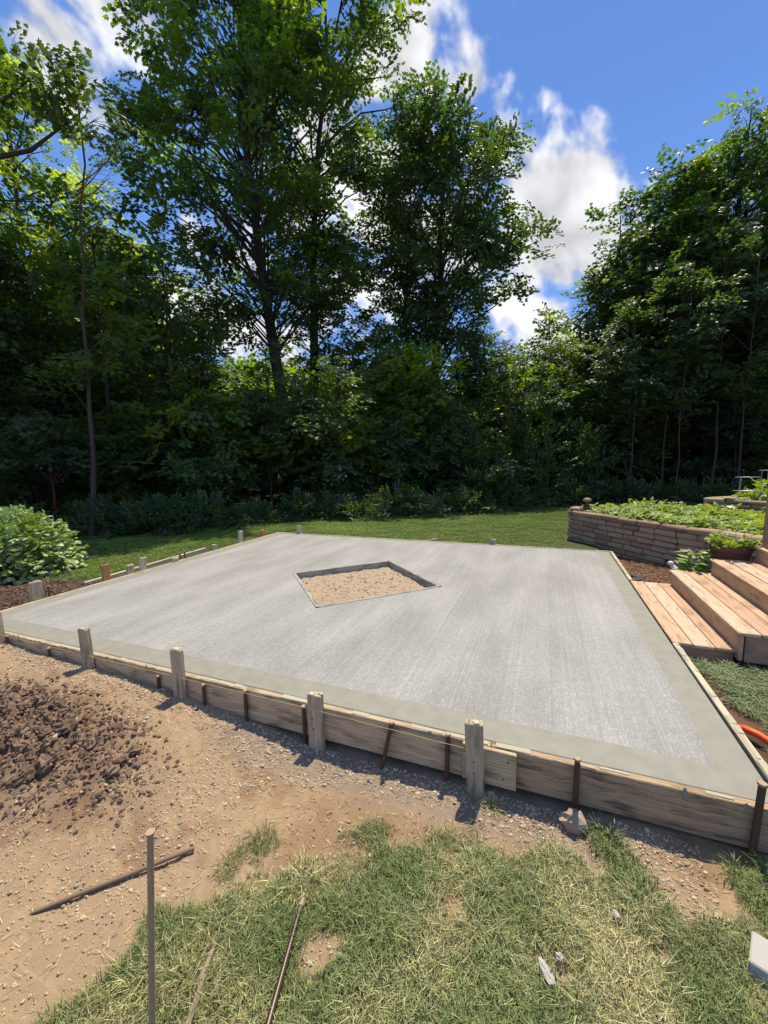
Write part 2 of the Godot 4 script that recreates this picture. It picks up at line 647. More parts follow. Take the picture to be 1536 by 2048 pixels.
func heap(x: float, z: float) -> float:
	var d := Vector2((x - HEAP.x) / 0.95, (z - HEAP.y) / 0.36)
	return exp(-d.length_squared() * 1.3)


func ground_y(x: float, z: float) -> float:
	var y := 0.0
	if z > 4.4:
		var edge := ramp([[0.4, -0.06], [1.2, -0.085], [1.75, -0.09], [2.66, -0.135], [3.2, -0.2], [3.7, -0.24], [4.6, -0.232], [5.1, -0.215], [5.7, -0.20], [6.2, -0.1]], x)
		y = lerpf(edge, -0.20, smooth(4.85, 5.6, z))
		y += n_mid.get_noise_2d(x * 2.2, z * 2.2) * 0.016 + n_fine.get_noise_2d(x * 14.0, z * 14.0) * 0.009
		var h := heap(x, z)
		y += h * (0.11 + 0.08 * n_mid.get_noise_2d(x * 5.0 + 30.0, z * 5.0) + 0.05 * (0.5 - absf(n_mid.get_noise_2d(x * 9.0, z * 9.0 + 70.0)) * 2.0) + 0.022 * n_fine.get_noise_2d(x * 30.0, z * 30.0))
		if x > 5.9:
			y = lerpf(y, -0.09, smooth(5.85, 6.05, x) * smooth(4.9, 4.6, z))
		y = maxf(y, -0.27)
	elif x > 5.7:
		y = ramp([[-3.0, -0.2], [-0.6, -0.17], [0.6, -0.09], [1.4, -0.05], [3.2, -0.13], [3.4, -0.08], [4.4, -0.09]], z) + n_mid.get_noise_2d(x * 2.0, z * 2.0) * 0.015
	else:
		y = -0.05 - 0.15 * smooth(0.0, 6.0, -z) - 0.12 * smooth(0.0, 4.0, -x)
		y += n_mid.get_noise_2d(x * 0.5, z * 0.5) * 0.03
	var inside := minf(minf(x - 0.05, 5.75 - x), minf(z - 0.05, 4.68 - z))
	if inside > 0.0:
		y = lerpf(y, -0.30, smooth(0.0, 0.12, inside))
	if z < -6.0:
		y += 0.15 * smooth(6.0, 30.0, -z)
	return y


# how much grass stands at a point of the foreground
func grass_at(x: float, z: float) -> float:
	var e := ramp([[3.3, 6.35], [3.55, 6.15], [3.66, 5.92], [3.74, 5.62], [4.0, 5.46], [4.3, 5.27], [4.6, 5.02], [4.9, 4.96], [5.1, 4.90], [5.4, 4.87], [6.0, 4.86]], x)
	var k := (z - e) * 4.0 + 0.34 + 1.35 * n_mid.get_noise_2d(x * 3.4 + 7.0, z * 3.4) + 0.75 * n_fine.get_noise_2d(x * 7.0, z * 7.0)
	for s in [[4.235, 5.69, 0.085], [4.62, 5.37, 0.07], [4.80, 5.05, 0.07], [5.08, 5.02, 0.07], [5.46, 5.05, 0.11], [5.35, 4.90, 0.10], [5.25, 5.30, 0.05], [4.95, 5.47, 0.06], [4.55, 5.20, 0.05]]:
		k -= 3.2 * exp(-(Vector2(x - s[0], z - s[1]).length_squared()) / (s[2] * s[2]))
	return clampf(k, 0.0, 1.0) * (0.55 + 0.45 * smooth(-0.35, 0.25, n_mid.get_noise_2d(x * 4.5 + 90.0, z * 4.5)))


func ground_color(x: float, z: float) -> Color:
	var tan_ := Color(0.60, 0.435, 0.265)
	var red := Color(0.45, 0.295, 0.17)
	var grey := Color(0.42, 0.34, 0.26)
	var dark := Color(0.27, 0.18, 0.12)
	var c := tan_
	if z > 4.4 and x < 5.95:
		var a := n_mid.get_noise_2d(x * 1.7, z * 1.7 + 40.0) + 0.5 * n_fine.get_noise_2d(x * 5.0, z * 5.0)
		c = tan_.lerp(red, smooth(0.0, 0.5, a))
		c = c.lerp(red, 0.75 * exp(-Vector2((x - 4.2) / 0.45, (z - 5.12) / 0.16).length_squared()))
		c = c.lerp(grey, 0.8 * smooth(2.9, 3.3, x) * smooth(5.12, 4.95, z) * smooth(5.4, 5.0, x))
		c = c.lerp(dark, clampf(heap(x, z) * 1.5 + 0.5 * n_mid.get_noise_2d(x * 5.0, z * 5.0) * smooth(0.1, 0.4, heap(x, z)), 0.0, 1.0))
		c = c.lerp(Color(0.20, 0.145, 0.075), 0.8 * grass_at(x, z))
	else:
		var soil := Color(0.10, 0.12, 0.045)
		c = soil
		var wood_edge := forest_edge(x)
		c = c.lerp(Color(0.17, 0.115, 0.07), smooth(0.3, -0.6, z - wood_edge + n_mid.get_noise_2d(x, z) * 0.4))
		if x < -0.02 and z > 1.0:
			c = c.lerp(Color(0.20, 0.125, 0.08), smooth(0.4, 0.15, absf(x + 0.1) + n_mid.get_noise_2d(x * 3.0, z * 3.0) * 0.15) * smooth(2.4, 3.2, z))
			c = c.lerp(Color(0.14, 0.085, 0.06), smooth(3.2, 3.8, z))
		if x > 5.75 and z > -0.5:
			c = Color(0.24, 0.135, 0.08).lerp(Color(0.11, 0.07, 0.05), smooth(-0.2, 0.3, n_mid.get_noise_2d(x * 3.0, z * 3.0)))
	return c


# where lawn turns into wood
func forest_edge(x: float) -> float:
	return ramp([[-20.0, 6.0], [-7.0, 2.0], [-4.9, 0.7], [-2.9, -0.3], [-0.3, -2.5], [2.5, -4.5], [4.3, -6.9], [5.6, -8.2], [8.5, -9.6], [14.0, -9.0], [20.0, -6.0], [40.0, 0.0]], x)


func steps(list: Array) -> PackedFloat32Array:
	var r := PackedFloat32Array()
	for s in list:
		var n := maxi(1, int(round((s[1] - s[0]) / s[2])))
		for i in n:
			r.append(lerpf(s[0], s[1], float(i) / n))
	r.append(list[-1][1])
	return r


func build_ground() -> void:
	var xs := steps([[-200.0, -40.0, 40.0], [-40.0, -12.0, 4.0], [-12.0, -0.6, 0.3], [-0.6, 0.2, 0.06], [0.2, 1.2, 0.1], [1.2, 6.3, 0.024], [6.3, 14.0, 0.25], [14.0, 40.0, 4.0], [40.0, 200.0, 40.0]])
	var zs := steps([[-200.0, -40.0, 40.0], [-40.0, -14.0, 2.0], [-14.0, 0.0, 0.3], [0.0, 4.5, 0.12], [4.5, 4.9, 0.04], [4.9, 6.5, 0.022], [6.5, 10.0, 0.3], [10.0, 40.0, 5.0], [40.0, 200.0, 40.0]])
	var nx := xs.size()
	var nz := zs.size()
	var v := PackedVector3Array()
	var c := PackedColorArray()
	var nn := PackedVector3Array()
	v.resize(nx * nz)
	c.resize(nx * nz)
	nn.resize(nx * nz)
	for j in nz:
		for i in nx:
			v[j * nx + i] = Vector3(xs[i], ground_y(xs[i], zs[j]), zs[j])
			c[j * nx + i] = ground_color(xs[i], zs[j])
	for j in nz:
		for i in nx:
			var dx := v[j * nx + mini(i + 1, nx - 1)] - v[j * nx + maxi(i - 1, 0)]
			var dz := v[mini(j + 1, nz - 1) * nx + i] - v[maxi(j - 1, 0) * nx + i]
			nn[j * nx + i] = dz.cross(dx).normalized()
	var idx := PackedInt32Array()
	for j in nz - 1:
		for i in nx - 1:
			var a := j * nx + i
			idx.append_array([a, a + 1, a + nx + 1, a, a + nx + 1, a + nx])
	var arr := []
	arr.resize(Mesh.ARRAY_MAX)
	arr[Mesh.ARRAY_VERTEX] = v
	arr[Mesh.ARRAY_NORMAL] = nn
	arr[Mesh.ARRAY_COLOR] = c
	arr[Mesh.ARRAY_INDEX] = idx
	var m := ArrayMesh.new()
	m.add_surface_from_arrays(Mesh.PRIMITIVE_TRIANGLES, arr)
	m.surface_set_material(0, M.ground)
	tag(part("ground", m), "bare tan soil and green lawn round the new slab", "ground", "", "structure")


# ------------------------------------------------------------------ slab and forms

const PL := Vector2(1.94, 2.41)
const PB := Vector2(2.90, 1.44)
const PR := Vector2(3.86, 2.37)
const PF := Vector2(2.865, 3.395)

func build_slab() -> void:
	var t := thing("concrete_slab", "new grey concrete patio slab with brushed middle and smooth border round a square pit", "slab")
	var X := 5.79
	var Z := 4.725
	var b := 0.165
	var g := Geo.new()
	var put := func(gg: Geo, a: Vector2, q: Vector2, c: Vector2) -> void:
		var A := Vector3(a.x, 0, a.y)
		var B := Vector3(q.x, 0, q.y)
		var C := Vector3(c.x, 0, c.y)
		if (B - A).cross(C - A).y < 0.0:
			gg.tri(A, C, B, a, c, q)
			gg.t2.append_array([a, q, c])
		else:
			gg.tri(A, B, C, a, q, c)
			gg.t2.append_array([a, c, q])
	var c0 := Vector2(b, b * 0.5)
	var c1 := Vector2(X - b, b * 0.5)
	var c2 := Vector2(X - b, Z - b - 0.02)
	var c3 := Vector2(b, Z - b - 0.02)
	for q in [[c0, c1, PB], [c1, c2, PR], [c2, c3, PF], [c3, c0, PL], [c0, PB, PL], [c1, PR, PB], [c2, PF, PR], [c3, PL, PF]]:
		put.call(g, q[0], q[1], q[2])
	part("brushed_surface", g.mesh(M.brushed), t)
	# the trowelled border, with rounded edge and sides
	var h := Geo.new()
	var e := 0.008
	var o := [Vector2(e, e), Vector2(X - e, e), Vector2(X - e, Z - e), Vector2(e, Z - e)]
	var inn := [c0, c1, c2, c3]
	for i in 4:
		var j := (i + 1) % 4
		for q in [[o[i], o[j], inn[j]], [o[i], inn[j], inn[i]]]:
			put.call(h, q[0], q[1], q[2])
	h.t2.clear()
	var oo := [Vector2(0, 0), Vector2(X, 0), Vector2(X, Z), Vector2(0, Z)]
	var mid := Vector3(X / 2, -0.05, Z / 2)
	var flat := func(p: Vector3, _n: Vector3) -> Vector2: return Vector2(p.x, p.z)
	for i in 4:
		var j := (i + 1) % 4
		var a := Vector3(o[i].x, 0, o[i].y)
		var d := Vector3(o[j].x, 0, o[j].y)
		var p := Vector3(oo[i].x, -e, oo[i].y)
		var q := Vector3(oo[j].x, -e, oo[j].y)
		h.face([a, d, q, p], mid, flat)
		h.face([p, q, q - Vector3(0, 0.13, 0), p - Vector3(0, 0.13, 0)], mid, flat)
	part("smooth_border", h.mesh(M.border), t)

	# pit: floor of sand and its own timber form
	var sand := Geo.new()
	var N := 40
	var dy := func(p: Vector2) -> float: return -0.072 + 0.018 * n_mid.get_noise_2d(p.x * 5.0, p.y * 5.0) + 0.009 * n_fine.get_noise_2d(p.x * 22.0, p.y * 22.0)
	for i in N:
		for j in N:
			var q := []
			for w in [[0, 0], [1, 0], [1, 1], [0, 1]]:
				var s := float(i + w[0]) / N
				var u := float(j + w[1]) / N
				var p: Vector2 = PL.lerp(PB, s).lerp(PF.lerp(PR, s), u)
				q.append(Vector3(p.x, dy.call(p), p.y))
			sand.tri(q[0], q[2], q[1])
			sand.tri(q[0], q[3], q[2])
	tag(part("pit_ground", sand.mesh(M.sand)), "tan sandy soil floor inside the square pit", "ground", "", "structure")
	rng.seed = 15
	var prow := []
	var pcol := []
	for i in 1500:
		var p: Vector2 = PL.lerp(PB, rng.randf_range(0.04, 0.96))
		p += (PF - PL) * rng.randf_range(0.04, 0.96)
		var s := 0.003 + 0.009 * pow(rng.randf(), 2.5)
		prow.append(Transform3D(Basis.from_euler(rv(3.0)).scaled(Vector3(s, s * 0.7, s)), Vector3(p.x, dy.call(p) + s * 0.2, p.y)))
		var k := rng.randf_range(0.6, 1.15)
		pcol.append(Color(0.62 * k, 0.48 * k, 0.33 * k))
	var pg := Geo.new()
	pg.lump(Vector3.ZERO, Vector3.ONE, n_mid, 0.6, 6, 4, true, 8.0)
	tag(scatter("pit_gravel", pg.mesh(M.stone), prow, pcol), "tan gravel bits on the pit's sandy floor", "gravel")
	var pf := thing("pit_form", "diamond-turned square timber form lining the pit in the slab", "formwork")
	var pts := [PL, PB, PR, PF]
	for i in 4:
		var a: Vector2 = pts[i]
		var c: Vector2 = pts[(i + 1) % 4]
		var d := (c - a).normalized()
		var inward := Vector2(-d.y, d.x)
		var L := (c - a).length() - (0.04 if i % 2 == 0 else 0.0)
		var m := (a + c) * 0.5 + inward * 0.021 + d * (0.02 if i % 2 == 0 else 0.0) * 0.0
		var gg := Geo.new()
		gg.uvo = Vector2(i * 0.4, i * 0.2)
		gg.box(Transform3D(Basis(Vector3(d.x, 0, d.y), Vector3.UP, Vector3(-d.y, 0, d.x)), Vector3(m.x, -0.088 + 0.004, m.y)), Vector3(L - 0.045, 0.18, 0.038), 0.004)
		part("form_board", gg.mesh(M.form_pit), pf)


func board(called: String, label: String, group: String, a: Vector3, b: Vector3, thick: float, high: float, mat: Material, seed_: int) -> Node3D:
	# a plank on edge from A to B (points on its top edge's middle)
	var d := (b - a)
	var L := d.length()
	var yaw := atan2(-d.z, d.x)
	var t := thing(called, label, "board", (a + b) * 0.5 - Vector3(0, high, 0), yaw, group)
	rng.seed = seed_
	var g := Geo.new()
	g.uvo = Vector2(rng.randf() * 3.0, rng.randf())
	var n := maxi(1, int(L / 0.9))
	g.box(Transform3D(Basis(), Vector3(0, high * 0.5, 0)), Vector3(L, high, thick), 0.004, 0.0015, rng)
	part("plank", g.mesh(mat), t)
	# cement left along the top edge, in broken crusts
	var x := -L * 0.5 + 0.02
	while x < L * 0.5 - 0.1:
		var w := rng.randf_range(0.03, 0.22)
		var k := rng.randf_range(0.35, 0.95)
		var s := Geo.new()
		s.box(Transform3D(Basis(Vector3.UP, rng.randf_range(-0.03, 0.03)), Vector3(x + w * 0.5, high + 0.0012, (1.0 - k) * thick * rng.randf_range(-0.45, 0.45))), Vector3(minf(w, L * 0.5 - x), 0.004, thick * k * 0.96), 0.0015, 0.0012, rng)
		part("cement_crust", s.mesh(M.splash), t)
		x += w + (rng.randf_range(0.0, 0.05) if rng.randf() < 0.6 else rng.randf_range(0.1, 0.3))
	# slurry that ran over the edge
	if a.z > 4.0 and b.z > 4.0:
		for i in int(L * 4.0):
			var dr := Geo.new()
			var dw := rng.randf_range(0.003, 0.011)
			var dh := rng.randf_range(0.005, 0.032)
			dr.lump(Vector3(rng.randf_range(-0.48, 0.48) * L, high - dh * 0.6, thick * 0.5 + 0.0005), Vector3(dw, dh, 0.0025), n_mid, 0.9, 9, 6, true, i * 3.7)
			part("cement_drip", dr.mesh(M.border), t)
	return t


func wood_stake(label: String, at: Vector3, top: float, bottom: float, w: float, th: float, turn: float, lean: Vector2, mat: Material, seed_: int, group := "wooden stakes holding the forms") -> void:
	rng.seed = seed_
	var t := thing("wooden_stake", label, "stake", Vector3(at.x, bottom, at.z), turn, group)
	var L := top - bottom
	var bs := Basis(Vector3.RIGHT, lean.y) * Basis(Vector3.BACK, lean.x)
	var g := Geo.new()
	g.uvo = Vector2(rng.randf() * 3.0, rng.randf())
	g.box(Transform3D(bs, bs * Vector3(0, L * 0.5, 0)), Vector3(w, L, th), 0.004, 0.003, rng)
	part("shaft", g.mesh(mat), t)
	if at.z > 4.0:
		for q in [0.05, 0.11]:
			var nl := part("nail_head", nail, t)
			nl.transform = Transform3D(bs * Basis(Vector3.RIGHT, PI / 2), bs * Vector3(rng.randf_range(-0.2, 0.2) * w, L - (top + q) , th * 0.5))
	# mallet-frayed top
	var s := Geo.new()
	for i in 7:
		var q := Vector3(rng.randf_range(-0.42, 0.42) * w, L + rng.randf_range(-0.002, 0.003), rng.randf_range(-0.35, 0.35) * th)
		s.box(Transform3D(bs * Basis(Vector3.UP, rng.randf_range(-0.3, 0.3)), bs * q), Vector3(rng.randf_range(0.012, 0.03), rng.randf_range(0.004, 0.012), rng.randf_range(0.01, 0.02)), 0.002, 0.001, rng)
	part("frayed_top", s.mesh(M.stake_pale if mat != M.stake_new else M.stake_new), t)


func pin(label: String, at: Vector3, top: float, bottom: float, r: float, lean: Vector2, seed_: int, mat: Material = null) -> void:
	rng.seed = seed_
	var t := thing("steel_pin", label, "steel pin", Vector3(at.x, bottom, at.z), 0.0, "rusty steel pins beside the forms")
	var L := top - bottom
	var tip := Vector3(lean.x * L, L, lean.y * L)
	var g := Geo.new()
	g.tube([Vector3.ZERO, tip * 0.5, tip], [r, r, r * 0.97], 8)
	part("shaft", g.mesh(M.rust if mat == null else mat), t)
	var h := Geo.new()
	h.tube([tip - Vector3(0, 0.004, 0), tip + Vector3(0, 0.001, 0), tip + Vector3(0, 0.006, 0)], [r * 1.15, r * 1.3, r * 1.1], 8)
	part("head", h.mesh(M.steel), t)


func build_forms() -> void:
	var nh := Geo.new()
	nh.tube([Vector3(0, -0.004, 0), Vector3(0, 0.0015, 0)], [0.0045, 0.0045], 7)
	nail = nh.mesh(M.rust)
	var zf := 4.749
	board("form_board", "long grey form board along the front of the slab, beside the dirt", "", Vector3(-0.04, 0.004, zf), Vector3(4.66, 0.004, zf), 0.038, 0.20, M.form, 1)
	board("form_board", "brown stained front form board nearest the grass, right of the wooden splice block", "", Vector3(4.664, 0.007, zf), Vector3(6.02, 0.007, zf), 0.038, 0.192, M.form_stained, 2)
	board("form_board", "weathered form board along the slab's left side, by the bush", "", Vector3(-0.023, 0.003, 4.722), Vector3(-0.023, 0.003, -0.042), 0.038, 0.185, M.form_grey, 3)
	board("form_board", "form board along the slab's far edge, before the lawn", "", Vector3(0.0, 0.003, -0.023), Vector3(5.83, 0.003, -0.023), 0.038, 0.185, M.form_grey, 4)
	board("form_board", "pale form board on the right of the slab between raised bed and wooden platform", "", Vector3(5.819, 0.006, 0.0), Vector3(5.817, 0.006, 1.47), 0.038, 0.16, M.stake_pale, 5)
	board("form_board", "pale form board at the slab's right edge beside the grass and orange hose", "", Vector3(5.816, 0.006, 3.17), Vector3(5.825, 0.006, 4.725), 0.038, 0.16, M.stake_pale, 6)
	board("loose_board", "spare weathered board lying along the lawn behind the left form", "", Vector3(-0.25, 0.004, 3.53), Vector3(-0.34, 0.0, 1.55), 0.045, 0.09, M.stake_pale, 7)
	# splice block
	var sp := thing("splice_block", "short wooden block nailed over the joint of the front forms", "block", Vector3(4.655, -0.185, 4.78))
	rng.seed = 9
	var g := Geo.new()
	g.uvo = Vector2(0.4, 0.3)
	g.box(Transform3D(Basis(), Vector3(0, 0.093, 0)), Vector3(0.255, 0.186, 0.022), 0.003, 0.002, rng)
	part("plank", g.mesh(M.form), sp)
	for q in [[-0.09, 0.15], [0.09, 0.14], [0.07, 0.05]]:
		var nl := Geo.new()
		nl.tube([Vector3(q[0], q[1], 0.009), Vector3(q[0], q[1], 0.0135)], [0.004, 0.004], 6)
		part("nail_head", nl.mesh(M.rust), sp)
	# wooden stakes, front row
	var W := 0.088
	wood_stake("first front stake on the far left, at the frame's edge by the bare dirt", Vector3(0.655, 0, 4.79), 0.20, -0.4, W, 0.04, 0.03, Vector2(0.02, 0.0), M.stake, 11)
	wood_stake("second front stake from the left, with a frayed pale yellow top", Vector3(1.765, 0, 4.79), 0.212, -0.4, W, 0.04, -0.02, Vector2(0.02, 0.01), M.stake, 12)
	wood_stake("third front stake from the left, brown, leaning slightly away", Vector3(2.66, 0, 4.79), 0.195, -0.42, W, 0.04, -0.05, Vector2(0.01, 0.0), M.stake, 13)
	wood_stake("fourth front stake, the lowest of the row, where the gravel begins", Vector3(3.695, 0, 4.79), 0.092, -0.5, W, 0.04, 0.02, Vector2(0.0, 0.0), M.stake, 14)
	wood_stake("nearest front stake, grey, standing against the splice block", Vector3(4.605, 0, 4.813), 0.145, -0.5, W, 0.04, 0.02, Vector2(0.03, 0.0), M.stake, 15)
	# left side
	wood_stake("broad grey stake at the slab's left corner beside the bush", Vector3(-0.066, 0, 4.13), 0.20, -0.3, W + 0.02, 0.04, PI / 2 - 0.1, Vector2(0, 0), M.stake, 16)
	wood_stake("orange-brown new wood stake on the left side of the slab", Vector3(-0.066, 0, 3.39), 0.198, -0.3, W, 0.04, PI / 2, Vector2(0, 0), M.stake_new, 17)
	wood_stake("short split grey stake next to the orange-brown one", Vector3(-0.066, 0, 3.10), 0.115, -0.3, W, 0.04, PI / 2, Vector2(-0.05, 0), M.stake, 18)
	wood_stake("pale tilted stake beside the short split one", Vector3(-0.066, 0, 2.94), 0.17, -0.3, W - 0.005, 0.04, PI / 2, Vector2(-0.13, 0), M.stake_pale, 19)
	wood_stake("stake hammered almost flush on the left side, splintered top", Vector3(-0.066, 0, 2.41), 0.055, -0.3, W, 0.04, PI / 2, Vector2(0, 0.1), M.stake_pale, 20)
	wood_stake("low grey stake on the left side, near the far corner", Vector3(-0.066, 0, 1.62), 0.09, -0.3, W, 0.04, PI / 2, Vector2(0.04, 0), M.stake, 21)
	wood_stake("tall narrow pale stake on the left side before the lawn", Vector3(-0.066, 0, 1.04), 0.203, -0.3, W, 0.04, PI / 2, Vector2(-0.08, 0), M.stake_pale, 22)
	wood_stake("small brown stake next to the far left corner", Vector3(-0.066, 0, 0.41), 0.122, -0.3, W, 0.04, PI / 2, Vector2(0, 0), M.stake_new, 23)
	# far side
	wood_stake("tall pale stake on the far edge, nearest the far left corner", Vector3(0.44, 0, -0.066), 0.146, -0.3, W, 0.04, 0.05, Vector2(0, 0), M.stake_pale, 24)
	wood_stake("low dark stake at the middle of the far edge", Vector3(3.14, 0, -0.066), 0.036, -0.3, W, 0.04, 0.0, Vector2(0, 0), M.stake, 25)
	wood_stake("low light stake on the far edge, nearest the raised bed", Vector3(4.13, 0, -0.066), 0.08, -0.3, W, 0.04, 0.0, Vector2(0, 0), M.stake, 26)
	# steel pins
	pin("stub of a rusty pin beside the first front stake", Vector3(0.76, 0, 4.785), 0.006, -0.4, 0.011, Vector2(0, 0.02), 41)
	pin("rusty pin stub half in the dirt between first and second stakes", Vector3(1.30, 0, 4.785), -0.016, -0.4, 0.011, Vector2(0, 0.02), 42)
	pin("short rusty pin just left of the third stake", Vector3(2.45, 0, 4.785), -0.035, -0.4, 0.011, Vector2(0.02, 0), 43)
	pin("rusty pin just right of the third stake", Vector3(2.855, 0, 4.785), -0.02, -0.4, 0.011, Vector2(0.01, 0), 44)
	pin("rusty pin halfway between third and fourth stakes", Vector3(3.185, 0, 4.785), 0.006, -0.45, 0.011, Vector2(0.02, 0), 45)
	pin("rusty pin directly left of the fourth stake", Vector3(3.61, 0, 4.785), -0.006, -0.5, 0.011, Vector2(0, 0), 46)
	pin("bent-headed rusty pin leaning against the front form", Vector3(4.06, 0, 4.83), 0.022, -0.45, 0.0115, Vector2(0.2, -0.09), 47)
	pin("dark twisted rusty pin beside the splice block", Vector3(4.44, 0, 4.785), 0.026, -0.45, 0.0115, Vector2(0.03, 0), 48)
	pin("rusty pin on the brown form board near the rock", Vector3(5.042, 0, 4.785), 0.05, -0.45, 0.012, Vector2(0.0, 0), 49)
	pin("tall dark steel pin at the front right corner in the grass", Vector3(5.672, 0, 4.79), 0.125, -0.45, 0.014, Vector2(0.03, 0), 50)
	pin("rusty pin beside the broad grey stake on the left", Vector3(-0.06, 0, 4.015), 0.119, -0.3, 0.011, Vector2(0, 0), 51)
	pin("left of two rusty pins standing close together by the spare board", Vector3(-0.06, 0, 2.275), 0.10, -0.3, 0.010, Vector2(0.02, 0.1), 52)
	pin("right of two rusty pins standing close together by the spare board", Vector3(-0.06, 0, 2.19), 0.105, -0.3, 0.010, Vector2(0.02, 0.1), 53)
	var st := Geo.new()
	st.tube([Vector3(0.62, 0.02, 4.813), Vector3(2.66, 0.016, 4.815), Vector3(3.7, 0.012, 4.815), Vector3(4.6, 0.012, 4.836)], [0.0008, 0.0008, 0.0008, 0.0008], 5)
	tag(part("string_line", st.mesh(M.string)), "thin yellowish string stretched along the front stakes", "string")


# ------------------------------------------------------------------ steps, beds, garden things

func plank_box(t: Node3D, called: String, c: Vector3, s: Vector3, mat: Material, bev := 0.004) -> void:
	var g := Geo.new()
	g.uvo = Vector2(rng.randf() * 3.0, rng.randf())
	g.box(Transform3D(Basis(), c), s, bev)
	part(called, g.mesh(mat), t)


func build_steps() -> void:
	rng.seed = 60
	var t := thing("wooden_steps", "tan wooden garden steps with three treads of planks rising from the slab", "steps")
	var mats := [M.deck, M.deck2, M.deck_red]
	var levels := [[0.0, 5.802, 1.50, 3.152, 3], [0.155, 6.166, 1.49, 3.215, 3], [0.31, 6.505, 1.53, 3.25, 3], [0.465, 6.87, 1.50, 3.25, 4]]
	for l in levels:
		for k in l[4]:
			var y: float = l[0] + (0.004 if k == 1 and l[0] > 0.2 else 0.0)
			plank_box(t, "plank", Vector3(l[1] + 0.134 * k + 0.066, y - 0.0135, (l[2] + l[3]) * 0.5 + rng.randf_range(-0.006, 0.006)), Vector3(0.129, 0.027, l[3] - l[2]), mats[(k + int(l[0] * 10)) % 3], 0.005)
	for l in levels:
		for k in l[4]:
			for q in [0.06, 0.5, 0.94]:
				for e in [-0.04, 0.04]:
					var sc := part("screw_head", nail, t)
					sc.position = Vector3(l[1] + 0.134 * k + 0.066 + e, l[0] + (0.004 if k == 1 and l[0] > 0.2 else 0.0) - 0.0002, lerpf(l[2], l[3], q) + rng.randf_range(-0.004, 0.004))
	for l in [[0.128, 6.185, 1.51, 3.20, -0.06], [0.283, 6.524, 1.55, 3.235, 0.1], [0.438, 6.89, 1.52, 3.235, 0.2]]:
		plank_box(t, "riser", Vector3(l[1] + 0.012, (l[0] + l[4]) * 0.5, (l[2] + l[3]) * 0.5), Vector3(0.024, l[0] - l[4], l[3] - l[2]), M.deck)
	# side skirts
	plank_box(t, "side_skirt", Vector3(6.0, -0.075, 3.13), Vector3(0.36, 0.095, 0.024), M.post)
	plank_box(t, "side_skirt", Vector3(6.52, 0.03, 3.185), Vector3(0.60, 0.195, 0.024), M.post)
	plank_box(t, "side_skirt", Vector3(6.85, 0.20, 3.222), Vector3(0.60, 0.165, 0.024), M.post)
	plank_box(t, "side_skirt", Vector3(6.70, 0.03, 1.53), Vector3(1.0, 0.195, 0.024), M.post)
	plank_box(t, "side_skirt", Vector3(6.86, 0.20, 1.565), Vector3(0.6, 0.165, 0.024), M.post)
	var p := thing("stair_post", "square brown wooden post standing on the topmost step", "post", Vector3(6.985, 0.466, 1.62))
	plank_box(p, "shaft", Vector3(0, 0.55, 0), Vector3(0.14, 1.1, 0.14), M.post, 0.006)
	plank_box(p, "post_cap", Vector3(0, 1.115, 0), Vector3(0.18, 0.03, 0.18), M.post, 0.006)


func path_at(pts: Array, s: float) -> Array:
	for i in pts.size() - 1:
		var l: float = (pts[i + 1] - pts[i]).length()
		if s <= l or i == pts.size() - 2:
			var d: Vector2 = (pts[i + 1] - pts[i]).normalized()
			return [pts[i] + d * s, d]
		s -= l
	return []


var brick_meshes := []
var nail: Mesh

func brick_wall(t: Node3D, pts: Array, y0: float, courses: int, ch: float, depth: float) -> void:
	var total := 0.0
	for i in pts.size() - 1:
		total += (pts[i + 1] - pts[i]).length()
	for k in courses:
		var cap := k == courses - 1
		var s := 0.0
		var first := true
		while s < total - 0.05:
			var L := rng.randf_range(0.24, 0.34) * (1.15 if cap else 1.0)
			if first and k % 2 == 1:
				L = rng.randf_range(0.11, 0.16)
			first = false
			L = minf(L, total - s)
			var q := path_at(pts, s + L * 0.5)
			var o := MeshInstance3D.new()
			o.mesh = brick_meshes[rng.randi() % brick_meshes.size()]
			o.name = "brick"
			t.add_child(o, true)
			var d: Vector2 = q[1]
			var nrm := Vector2(-d.y, d.x)
			var c: Vector2 = q[0] - nrm * (depth * 0.5 - (0.014 if cap else 0.0) + rng.randf_range(-0.008, 0.006))
			var yaw := atan2(-d.y, d.x) + rng.randf_range(-0.025, 0.025)
			o.transform = Transform3D(Basis(Vector3.UP, yaw) * Basis(Vector3.BACK, rng.randf_range(-0.012, 0.012)) * Basis.from_scale(Vector3((L - 0.010) / 0.3, (ch - 0.006) / 0.08, depth / 0.18)), Vector3(c.x, y0 + ch * (k + 0.5), c.y))
			s += L
	var core := Geo.new()
	for i in pts.size() - 1:
		var a: Vector2 = pts[i]
		var b: Vector2 = pts[i + 1]
		var d := (b - a).normalized()
		var nrm := Vector2(-d.y, d.x)
		var m := (a + b) * 0.5 - nrm * depth * 0.5
		core.box(Transform3D(Basis(Vector3(d.x, 0, d.y), Vector3.UP, Vector3(-d.y, 0, d.x)), Vector3(m.x, y0 + ch * courses * 0.5 - 0.015, m.y)), Vector3((b - a).length() - 0.05, ch * courses - 0.05, depth - 0.05), 0.004)
	part("core", core.mesh(M.gap_shade), t)  # dark core added behind the bricks so their gaps look shaded


func fill(t: Node3D, poly: PackedVector2Array, y: float) -> void:
	var g := Geo.new()
	var idx := Geometry2D.triangulate_polygon(poly)
	for i in range(0, idx.size(), 3):
		var a := poly[idx[i]]
		var b := poly[idx[i + 1]]
		var c := poly[idx[i + 2]]
		var A := Vector3(a.x, y, a.y)
		var B := Vector3(b.x, y, b.y)
		var C := Vector3(c.x, y, c.y)
		if (B - A).cross(C - A).y < 0.0:
			g.tri(A, C, B)
		else:
			g.tri(A, B, C)
	part("soil", g.mesh(M.soil), t)


